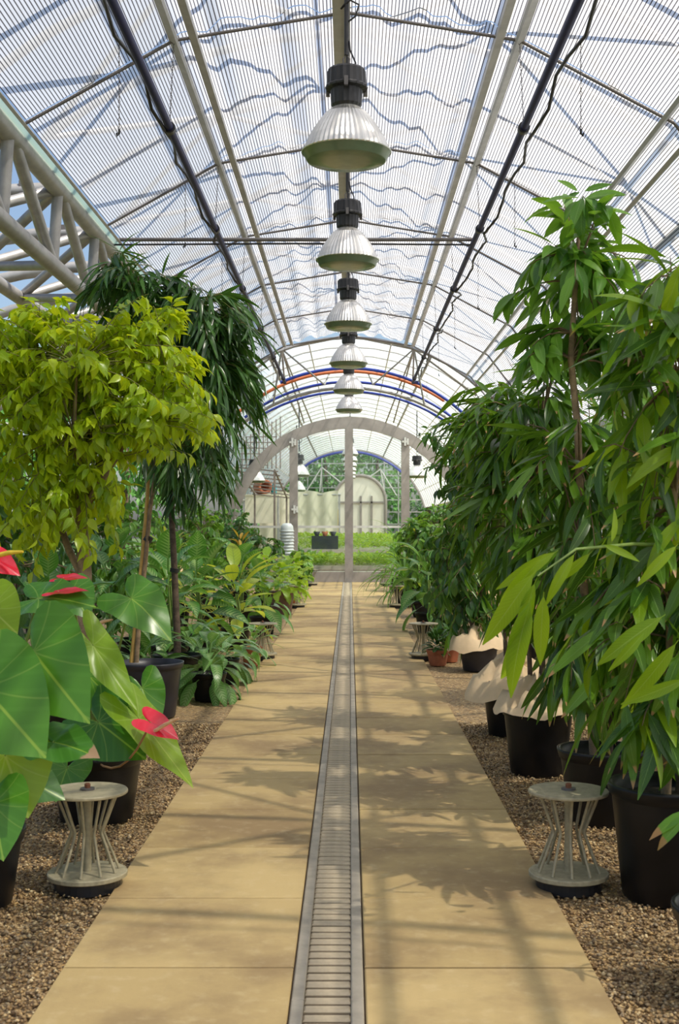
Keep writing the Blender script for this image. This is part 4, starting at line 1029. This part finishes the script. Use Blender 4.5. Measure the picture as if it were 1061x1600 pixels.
def shrub(name, label, cat, x, y, h, w, kind, n, per=(9, 14), pr=.18, ph=.26, pm=None, group=None, hang=.4, size=(.9, 1.3), cap=300, z0=None, mat=None, r_tw=.004):
    r = empty(name, (x, y, 0)); tag(r, label, cat, group)
    if pr: pot(r, pr, ph, pm or M['pot'])
    for k in range(3):
        dx, dy = U(-.1, .1), U(-.1, .1)
        MB().tube([(dx*.3, dy*.3, (ph if pr else 0)-.05), (dx, dy, h*.35), (dx*2, dy*2, h*.7)], [.014, .012, .006], 7).build('stem', M['bark_dark'], r)
    zb = (ph if pr else 0) if z0 is None else z0
    cz = (zb+h)/2+.05
    st = [Vector((x+U(-.1, .1), y+U(-.1, .1), z)) for z in (zb+.1, zb+(h-zb)*.3, zb+(h-zb)*.5, zb+(h-zb)*.65)]
    kinds = kind if isinstance(kind, list) else [(kind, 1)]
    lv = shoots(r, [((x, y, cz), (w, w, (h-zb)/2+.02), n)], st, kinds, per, hang=hang, size=size, mat=M['twig'], gap=.04, side=.8, r_tw=r_tw)
    finish(r, lv, cap); return r
# silver green low plants, left
G = 'silver green plants along the left edge'
rosette('chinese_evergreen', 'silver green low plant in a black pot nearest the front of the left edge', 'plant', -1.22, 10.75, .15, .24, M['pot'], K['agla'], 46, (.15, 1.75), (1.0, 1.35), .18, 0, G)
rosette('chinese_evergreen', 'silver green low plant beside the thin brown trunk', 'plant', -1.52, 11.9, .15, .26, M['pot'], K['agla'], 30, (.15, 1.6), (.85, 1.2), .2, 0, G)
rosette('chinese_evergreen', 'silver green low plant spreading behind the front one', 'plant', -1.20, 11.9, .14, .24, M['pot'], K['agla'], 40, (.15, 1.6), (.95, 1.25), .18, 0, G)
rosette('chinese_evergreen', 'cream edged low plant in a terracotta pot beside the path light', 'plant', -1.06, 13.45, .11, .20, M['terra'], K['cream'], 20, (.15, 1.5), (.8, 1.1), .12, 0, G)
rosette('chinese_evergreen', 'green low plant between the two fig trunks', 'plant', -1.83, 10.9, .16, .26, M['pot'], K['agla'], 30, (.15, 1.5), (.9, 1.2), .2, 0, G)
rosette('chinese_evergreen', 'green low plant left of the twin stem fig', 'plant', -2.1, 10.3, .16, .26, M['pot'], K['agla'], 30, (.15, 1.5), (.9, 1.25), .25, 0, G)
G = 'variegated dumb canes on the left'
rosette('dumb_cane', 'tall variegated plant with broad veined leaves left of the twin stem fig', 'plant', -2.25, 11.6, .2, .28, M['pot'], K['dief'], 24, (.1, 1.5), (.9, 1.25), .2, .75, G)
rosette('dumb_cane', 'broad veined variegated plant between the two fig trunks', 'plant', -1.86, 12.8, .2, .28, M['pot'], K['dief'], 26, (.1, 1.5), (.9, 1.25), .2, .65, G)
rosette('dumb_cane', 'broad veined variegated plant right of the thin brown trunk', 'plant', -1.72, 14.0, .2, .28, M['pot'], K['dief'], 24, (.1, 1.5), (.9, 1.2), .2, .55, G)
rosette('dumb_cane', 'dark veined leafy plant behind the weeping fig trunk', 'plant', -2.35, 9.8, .2, .28, M['pot'], K['dief'], 24, (.1, 1.5), (.8, 1.15), .2, .6, G)
rosette('dumb_cane', 'lime yellow broad leaf plant arching towards the left path light', 'plant', -1.40, 15.3, .18, .26, M['pot'], K['lime'], 20, (.05, 1.45), (.9, 1.25), .2, .45)
rosette('dumb_cane', 'green broad leaf plant reaching to the gravel before the brown pot', 'plant', -1.20, 17.2, .18, .26, M['pot'], K['dief'], 18, (.05, 1.7), (.8, 1.1), .2, .4)
rosette('dracaena', 'yellow striped strap leaf plant beside the lime yellow one', 'plant', -1.62, 15.6, .14, .22, M['terra'], K['gold'], 26, (.1, 1.3), (.7, 1.0), .1, .15)
rosette('dracaena', 'tall gold green strap leaf plant between fig trunk and dark shrubs', 'plant', -2.35, 16.2, .2, .3, M['pot'], K['gold'], 40, (.1, 1.5), (.9, 1.3), .2, .75)
rosette('spider_plant', 'arching grassy plant in front of the dark left shrubs', 'plant', -2.0, 18.2, .2, .35, M['pot'], K['strap'], 60, (.05, 1.3), (.8, 1.1), .1, .55)
rosette('spider_plant', 'smaller arching grassy plant under the drooping fig leaves', 'plant', -2.6, 18.8, .2, .35, M['pot'], K['strap'], 50, (.05, 1.3), (.8, 1.1), .1, .6)
rosette('croton', 'orange tinged croton in the left bed', 'plant', -1.80, 20.5, .16, .26, M['pot'], K['croton'], 34, (.1, 1.4), (.9, 1.2), .3, .8)
rosette('fern', 'bright green lobed plant in a brown pot', 'plant', -1.16, 21.2, .21, .40, M['brown_pot'], K['fern'], 46, (.1, 1.6), (.9, 1.3), .25, .1)
rosette('fern', 'bright green lobed plant in a terracotta pot beside the third left path light', 'plant', -1.10, 23.6, .15, .24, M['terra'], K['fern'], 40, (.1, 1.5), (.9, 1.3), .25, .1)
rosette('fern', 'bright green lobed plant behind the brown pot', 'plant', -1.55, 22.6, .18, .3, M['pot'], K['fern'], 46, (.1, 1.5), (.9, 1.3), .35, .2)
rosette('fern', 'bright green lobed plant behind the third left path light', 'plant', -1.15, 25.6, .16, .26, M['pot'], K['fern'], 40, (.1, 1.5), (.9, 1.3), .3, .15)
rosette('dumb_cane', 'mid green leafy plant behind the lime yellow one', 'plant', -1.62, 18.3, .18, .26, M['pot'], K['dief'], 26, (.1, 1.5), (.9, 1.2), .2, .6)
G = 'shrubs in the left bed'
shrub('shrub', 'green bush at the left edge just before the portal post', 'shrub', -1.15, 28.2, 1.0, .38, K['mid'], 30, group=G)
shrub('shrub', 'small dark bush at the left path edge by the portal', 'shrub', -1.18, 30.4, .9, .32, K['shrub'], 28, group=G)
shrub('shrub', 'dark bush beside the pale grey tank', 'shrub', -1.85, 26.6, 1.55, .5, K['shrub'], 44, group=G)
shrub('shrub', 'dark bush behind the croton', 'shrub', -2.1, 23.8, 1.7, .55, K['shrub'], 46, group=G)
shrub('shrub', 'tall mid green bush left of the dark bushes', 'shrub', -2.75, 23.0, 1.95, .6, K['mid'], 46, group=G)
shrub('shrub', 'tall dark bush under the left foot of the portal arch', 'shrub', -2.65, 28.5, 2.1, .7, K['shrub'], 50, group=G)
shrub('shrub', 'tall bush at the back of the left bed under the drooping fig', 'shrub', -3.4, 20.0, 2.1, .7, K['mid'], 50, group=G)
shrub('shrub', 'dark bush at the back of the left bed behind the twin stem fig', 'shrub', -3.1, 15.0, 1.9, .65, K['shrub'], 50, group=G)
shrub('shrub', 'dark bush at the back of the left bed behind the weeping fig', 'shrub', -3.0, 11.2, 2.0, .65, K['shrub'], 54, group=G)
shrub('shrub', 'dark bush behind the weeping fig at the left edge', 'shrub', -2.75, 9.0, 2.0, .6, K['shrub'], 54, group=G)
shrub('shrub', 'mid green bush seen between the fig trunks', 'shrub', -2.4, 13.8, 1.35, .5, K['mid'], 44, group=G)
shrub('shrub', 'tall leafy bush behind the left lattice girder end', 'shrub', -3.5, 25.5, 2.35, .75, K['shrub'], 56, group=G)
shrub('shrub', 'tall leafy bush left of the arch foot under the pale shelf', 'shrub', -3.5, 30.5, 2.35, .75, K['mid'], 56, group=G)
shrub('shrub', 'broad dark bush at the back left below the first girder bays', 'shrub', -3.9, 13.2, 2.1, .8, K['shrub'], 56, group=G)
shrub('shrub', 'broad dark bush at the far back left beyond the fig trunks', 'shrub', -4.4, 17.5, 2.2, .85, K['shrub'], 56, group=G)
# right bed
rosette('small_shrub', 'dark little plant in a terracotta pot nearest the right path light', 'plant', .945, 13.45, .115, .17, M['terra'], K['shrub'], 60, (.05, 1.2), (.7, 1.1), .14, .06, 'dark plants in terracotta pots')
rosette('small_shrub', 'dark little plant in a terracotta pot behind its twin', 'plant', 1.115, 13.8, .095, .18, M['terra'], K['shrub'], 50, (.05, 1.2), (.7, 1.1), .14, .06, 'dark plants in terracotta pots')
rosette('dumb_cane', 'large leaf plant with a pale variegated leaf hanging over the gravel on the right', 'plant', 1.10, 17.6, .18, .28, M['pot'], K['dief'], 18, (.1, 1.9), (1.0, 1.3), .2, .5)
rosette('strap_leaf_plant', 'arching strap leaf plant over the third right path light', 'plant', 1.02, 23.2, .2, .32, M['pot'], K['strap'], 60, (.05, 1.5), (1.0, 1.35), .1, .25)
rosette('strap_leaf_plant', 'arching strap leaf plant right before the portal', 'plant', 1.1, 28.5, .2, .32, M['pot'], K['strap'], 60, (.05, 1.4), (1.1, 1.45), .1, .7)
rosette('dumb_cane', 'bright green broad leaf plant above the strap leaves on the right', 'plant', 1.25, 20.8, .2, .3, M['pot'], K['lime'], 14, (.1, 1.3), (.8, 1.1), .2, .8)
G = 'bushes in the right bed'
shrub('shrub', 'dense dark bush behind the terracotta pots', 'shrub', 1.27, 15.3, 1.7, .42, [(K['shrub'], .6), (K['mid'], .4)], 64, group=G)
shrub('shrub', 'mid green bush behind the large leaf plant on the right', 'shrub', 1.42, 18.4, 1.75, .5, [(K['mid'], .6), (K['shrub'], .4)], 60, group=G)
shrub('shrub', 'airy tall fig with fine twigs against the white roof', 'shrub', 1.75, 16.5, 3.1, .62, [(K['shrub'], .7), (K['mid'], .3)], 80, per=(8, 13), group=G, z0=1.2)
shrub('shrub', 'bushy green plant near the right side of the portal', 'shrub', 1.30, 25.8, 1.75, .48, [(K['mid'], .8), (K['shrub'], .2)], 60, group=G)
shrub('shrub', 'mid green bush leaning over the path between the strap leaf plants', 'shrub', 1.18, 20.6, 1.75, .42, [(K['mid'], .7), (K['shrub'], .3)], 60, group=G)
shrub('shrub', 'tall green bush covering the right foot of the portal', 'shrub', 1.95, 29.0, 2.2, .65, [(K['mid'], .7), (K['shrub'], .3)], 66, group=G)
shrub('shrub', 'tall dark bush rising behind the kraft paper skirted pot', 'shrub', 2.0, 14.0, 2.6, .6, [(K['narrow'], .7), (K['shrub'], .3)], 70, group=G, hang=.9)
shrub('shrub', 'tall dark bush behind the two paper topped pots', 'shrub', 1.95, 10.4, 2.7, .6, [(K['narrow'], .8), (K['shrub'], .2)], 80, group=G, hang=.45, z0=.5)
shrub('shrub', 'tall dark bush behind the tallest fig', 'shrub', 2.05, 7.9, 2.6, .6, [(K['narrow'], .8), (K['rfig'], .2)], 80, group=G, hang=.45, z0=.5)
shrub('shrub', 'dark bush at the right edge behind the front fig', 'shrub', 2.05, 6.3, 2.5, .55, [(K['narrow'], .5), (K['rfig'], .5)], 70, group=G, hang=.45, z0=.5)
shrub('shrub', 'dark bush along the right wall opposite the croton', 'shrub', 2.6, 20.0, 2.5, .8, K['shrub'], 70, group=G)
shrub('shrub', 'dark bush along the right wall near the crossing', 'shrub', 2.6, 25.0, 2.3, .8, K['shrub'], 60, group=G)

# ------------------------------------------------------------------ things around and beyond the portal
tk = empty('water_tank', (-1.46, 28.9, 0)); tag(tk, 'pale grey ribbed cylinder standing beside the left portal post', 'tank')
MB().lathe([(.15, 0), (.15, 1.42), (.14, 1.50), (.09, 1.56), (.001, 1.57)], 28).build('shell', M['tank'], tk)
for i in range(18): MB().lathe([(.150, .0), (.166, .012), (.166, .03), (.150, .042)], 20).build('hoop', M['tank'], tk, (.0, 0, .12+.073*i))
# raised seedling benches
def bench(x0, x1, y0, y1, z, label, fm='white_board'):
    r = empty('seedling_bench', ((x0+x1)/2, y0, 0)); tag(r, label, 'bench'); w = x1-x0; d = y1-y0
    MB().box((0, d/2, z-.06), (w, d, .12)).build('tray', M['concrete'], r)
    MB().box((0, .03, (z-.14)/2), (w, .05, z-.14)).build('front_board', M[fm], r)
    for sx in (-1, 1):
        MB().box((sx*(w/2-.05), d-.06, (z-.12)/2), (.07, .07, z-.12)).build('leg', M['alu'], r)
    return r
def seedlings(x0, x1, y0, y1, z, h, n, label):
    k = K['seed']; Vs, Fs, Us, var, c = [], [], [], [], 0
    for _ in range(n):
        x, y = U(x0, x1), U(y0, y1)
        if y0 > 39 and abs(x+.82) < .55 and y < 40.4: continue
        zz = z+h*U(.0, 1)**.7
        R = frame((U(-1, 1), U(-1, 1), U(.1, 1)), (U(-.5, .5), U(-.5, .5), 1))*U(.9, 2.2); v = random.randrange(4); V, Fc, UV = k.geos[v]
        Vs.append(V @ R.T+np.array([x, y, zz])); Fs.append(Fc+c); Us.append(UV); c += len(V); var += [random.random()]*len(Fc)
    o = link('seedlings', geo_mesh('seedlings', (np.concatenate(Vs), np.concatenate(Fs), np.concatenate(Us)), L['seed'], var))
    tag(o, label, 'seedlings', kind='stuff')
bench(-1.35, 1.5, 34.6, 37.4, .40, 'low pale bench of seedlings just behind the portal'); seedlings(-1.32, 1.47, 34.65, 37.3, .40, .28, 2600, 'dense bright green seedlings on the low front bench')
bench(-1.95, 2.6, 39.5, 45, .76, 'long bench of green plants further behind the portal', 'brown_pot'); seedlings(-1.9, 2.5, 39.6, 44.5, .76, .46, 3600, 'leafy green plants on the further bench')
for i, (x, y, s_) in enumerate(((-1.7, 38.2, 1.0), (-1.2, 38.4, .8), (1.3, 38.2, 1.0))):
    shrub('shrub', ['green bush behind the left portal pane', 'small green bush left of the dark crates', 'green bush behind the right portal pane'][i], 'shrub', x, y, s_, .4, K['mid'], 24, group='bushes beyond the portal')
cr_ = empty('crate', at(507, 848, 39.2)); cr_.location.z = .765; cr_.location.y = 40.0; tag(cr_, 'dark blue crate of pots on the further bench behind the portal', 'crate')
mb = MB().box((0, 0, .21), (.85, .4, .42)); mb.build('crate_body', M['dark_blue'], cr_)
for k in range(3): MB().lathe([(.06, .42), (.11, .56), (.10, .56), (.06, .45)], 12, c=(-.26+.26*k, 0, 0)).build('stacked_pot', M['terra' if k == 1 else 'dark_blue'], cr_)
yp = MB().box((at(528, 810, 52).x, 52, 1.1), (.10, .10, 2.2)).box((at(528, 810, 52).x, 52, .02), (.3, .3, .04)).build('post', M['yellow']); tag(yp, 'narrow yellow post standing left of the white doorway', 'post')
# cream tarpaulin screen
ts = empty('tarpaulin_screen', (-1.9, 46, 0)); tag(ts, 'cream tarpaulin hung from a rail beyond the portal', 'screen')
V = []; nx = 40
for j, z in enumerate((2.72, 2.6, 2.0, 1.3, .4)):
    for i in range(nx+1):
        s_ = i/nx; V.append((-1.45+2.9*s_, .05*math.sin(s_*34+.4*j)*(1 if j else .3), z+(.09*abs(math.sin(s_*PI*2.5)) if j == 0 else 0)-(.0)))
MB().add(V, [(j*(nx+1)+i, j*(nx+1)+i+1, (j+1)*(nx+1)+i+1, (j+1)*(nx+1)+i) for j in range(4) for i in range(nx)], True).build('cloth', M['tarp'], ts)
MB().tube([(-1.6, .05, 2.66), (1.55, .05, 2.66)], .04, 8).build('rail', M['alu'], ts)
for x in (-1.55, 1.5): MB().box((x, .08, 1.33), (.07, .07, 2.66)).build('post', M['alu'], ts)
sh = empty('storage_shelf', (-3.15, 44.5, 0)); tag(sh, 'pale storage shelf left of the cream tarpaulin', 'shelf')
MB().box((0, 0, 2.60), (1.3, .7, .05)).build('shelf_board', M['tarp'], sh); MB().box((0, -.3, 2.1), (1.3, .04, 1.0)).build('front_panel', M['tarp'], sh)
for sx in (-.6, .6):
    for sy in (-.3, .3): MB().box((sx, sy, 1.29), (.06, .06, 2.58)).build('leg', M['alu'], sh)
o = MB().lathe([(.001, -.35), (.25, -.35), (.26, -.33), (.26, .33), (.25, .35), (.16, .35), (.15, -.2), (.001, -.2)], 24).build('clay_tub', M['terra'], None, (-3.12, 44.5, 2.63+.26), (PI/2, 0, .35)); tag(o, 'orange clay tub lying on its side on the pale shelf', 'tub')
o = MB().lathe([(.001, 0), (.10, 0), (.11, .03), (.10, .3), (.04, .36), (.04, .42), (.001, .42)], 18).build('bottle', M['teal'], None, (-2.72, 44.5, 2.625)); tag(o, 'teal plastic canister standing on the pale shelf', 'canister')
# slatted shade lattice on the left of the far hall
sl = empty('shade_lattice', (-2.75, 35.2, 0)); tag(sl, 'weathered slatted lattice leaning under the far hall roof at left', 'lattice')
for i in range(8):
    MB().box((.10, i*.95, 3.10-.085*i), (1.25, .09, .035), Matrix.Rotation(.10, 3, 'Y')).build('slat', M['slat'], sl)
for s_ in (-.45, .62): MB().tube([(s_, 0, 3.14-s_*.1), (s_, 6.7, 2.54-s_*.1)], .03, 6).build('rail', M['slat'], sl)
for i in range(10):
    x = -.30+.12*i; MB().box((x, .05, 3.12+.42+.035*i), (.028, .03, .84+.07*i)).build('upright', M['slat'], sl)
for i in range(6): MB().box((.02+.2*(i > 3), .03, 3.22+.16*i), (.84 if i < 4 else .95, .02, .025)).build('crossbar', M['slat'], sl)
for s_, y, z in ((-.45, .0, 3.16), (.62, .0, 3.06), (-.45, 6.7, 2.57), (.62, 6.7, 2.47)): MB().box((s_, y, z/2), (.06, .06, z)).build('post', M['slat'], sl)

# ------------------------------------------------------------------ trees outside
def far_tree(x, y, h, w, label, group, n=420, z0=.8):
    r = empty('tree', (x, y, -.1)); tag(r, label, 'tree', group)
    MB().tube([(0, 0, 0), (.1, 0, h*.4), (0, 0, h*.8)], [.2, .15, .05], 8).build('trunk', M['bark_dark'], r)
    Vs, Fs, Us, var, c = [], [], [], [], 0
    k = K['far']
    lobes = [(U(-.5, .5)*w, U(-.5, .5)*w, z0+(h-z0)*U(.15, .85), w*U(.45, .7)) for _ in range(9)]
    for _ in range(n):
        lx, ly, lz, lr = random.choice(lobes); d = Vector((random.gauss(0, 1), random.gauss(0, 1), random.gauss(0, 1))).normalized()
        p = np.array([lx+d.x*lr, ly+d.y*lr, lz+d.z*lr*.8])
        R = frame((d.x+U(-.6, .6), d.y+U(-.6, .6), d.z-.5), (0, 0, 1), U(-1, 1))*U(.7, 1.5); v = random.randrange(4); V, Fc, UV = k.geos[v]
        Vs.append(V @ R.T+p); Fs.append(Fc+c); Us.append(UV); c += len(V); var += [random.random()]*len(Fc)
    tag(link('crown', geo_mesh('crown', (np.concatenate(Vs), np.concatenate(Fs), np.concatenate(Us)), L['far'], var), r), kind='stuff')
for i, (x, y, h, w) in enumerate(((-4.5, 70, 7.5, 2.6), (-1.5, 73, 8.5, 2.8), (1.5, 71, 8, 2.7), (4.5, 73, 8, 2.7), (0, 79, 10, 3.2))):
    far_tree(x, y, h, w, 'dense green tree '+('at the left of', 'left of centre behind', 'right of centre behind', 'at the right of', 'furthest back behind')[i]+' the far gable window', 'trees outside the far gable', 1500)
for i, (x, y, h, w) in enumerate(((-8.5, 27, 7.4, 2.2), (-10.5, 36, 9.5, 2.6), (-9.5, 19, 5.6, 2.0), (-10, 12, 4.4, 2.0), (-8.0, 44, 8.6, 2.6), (-9.0, 31, 6.5, 2.2))):
    far_tree(x, y, h, w, 'green tree outside the left girder, '+('third by distance from the front', 'tallest of its row', 'second by distance from the front', 'lowest and nearest the front', 'last by distance', 'between the tallest and the third')[i], 'trees outside the left side', 1300)
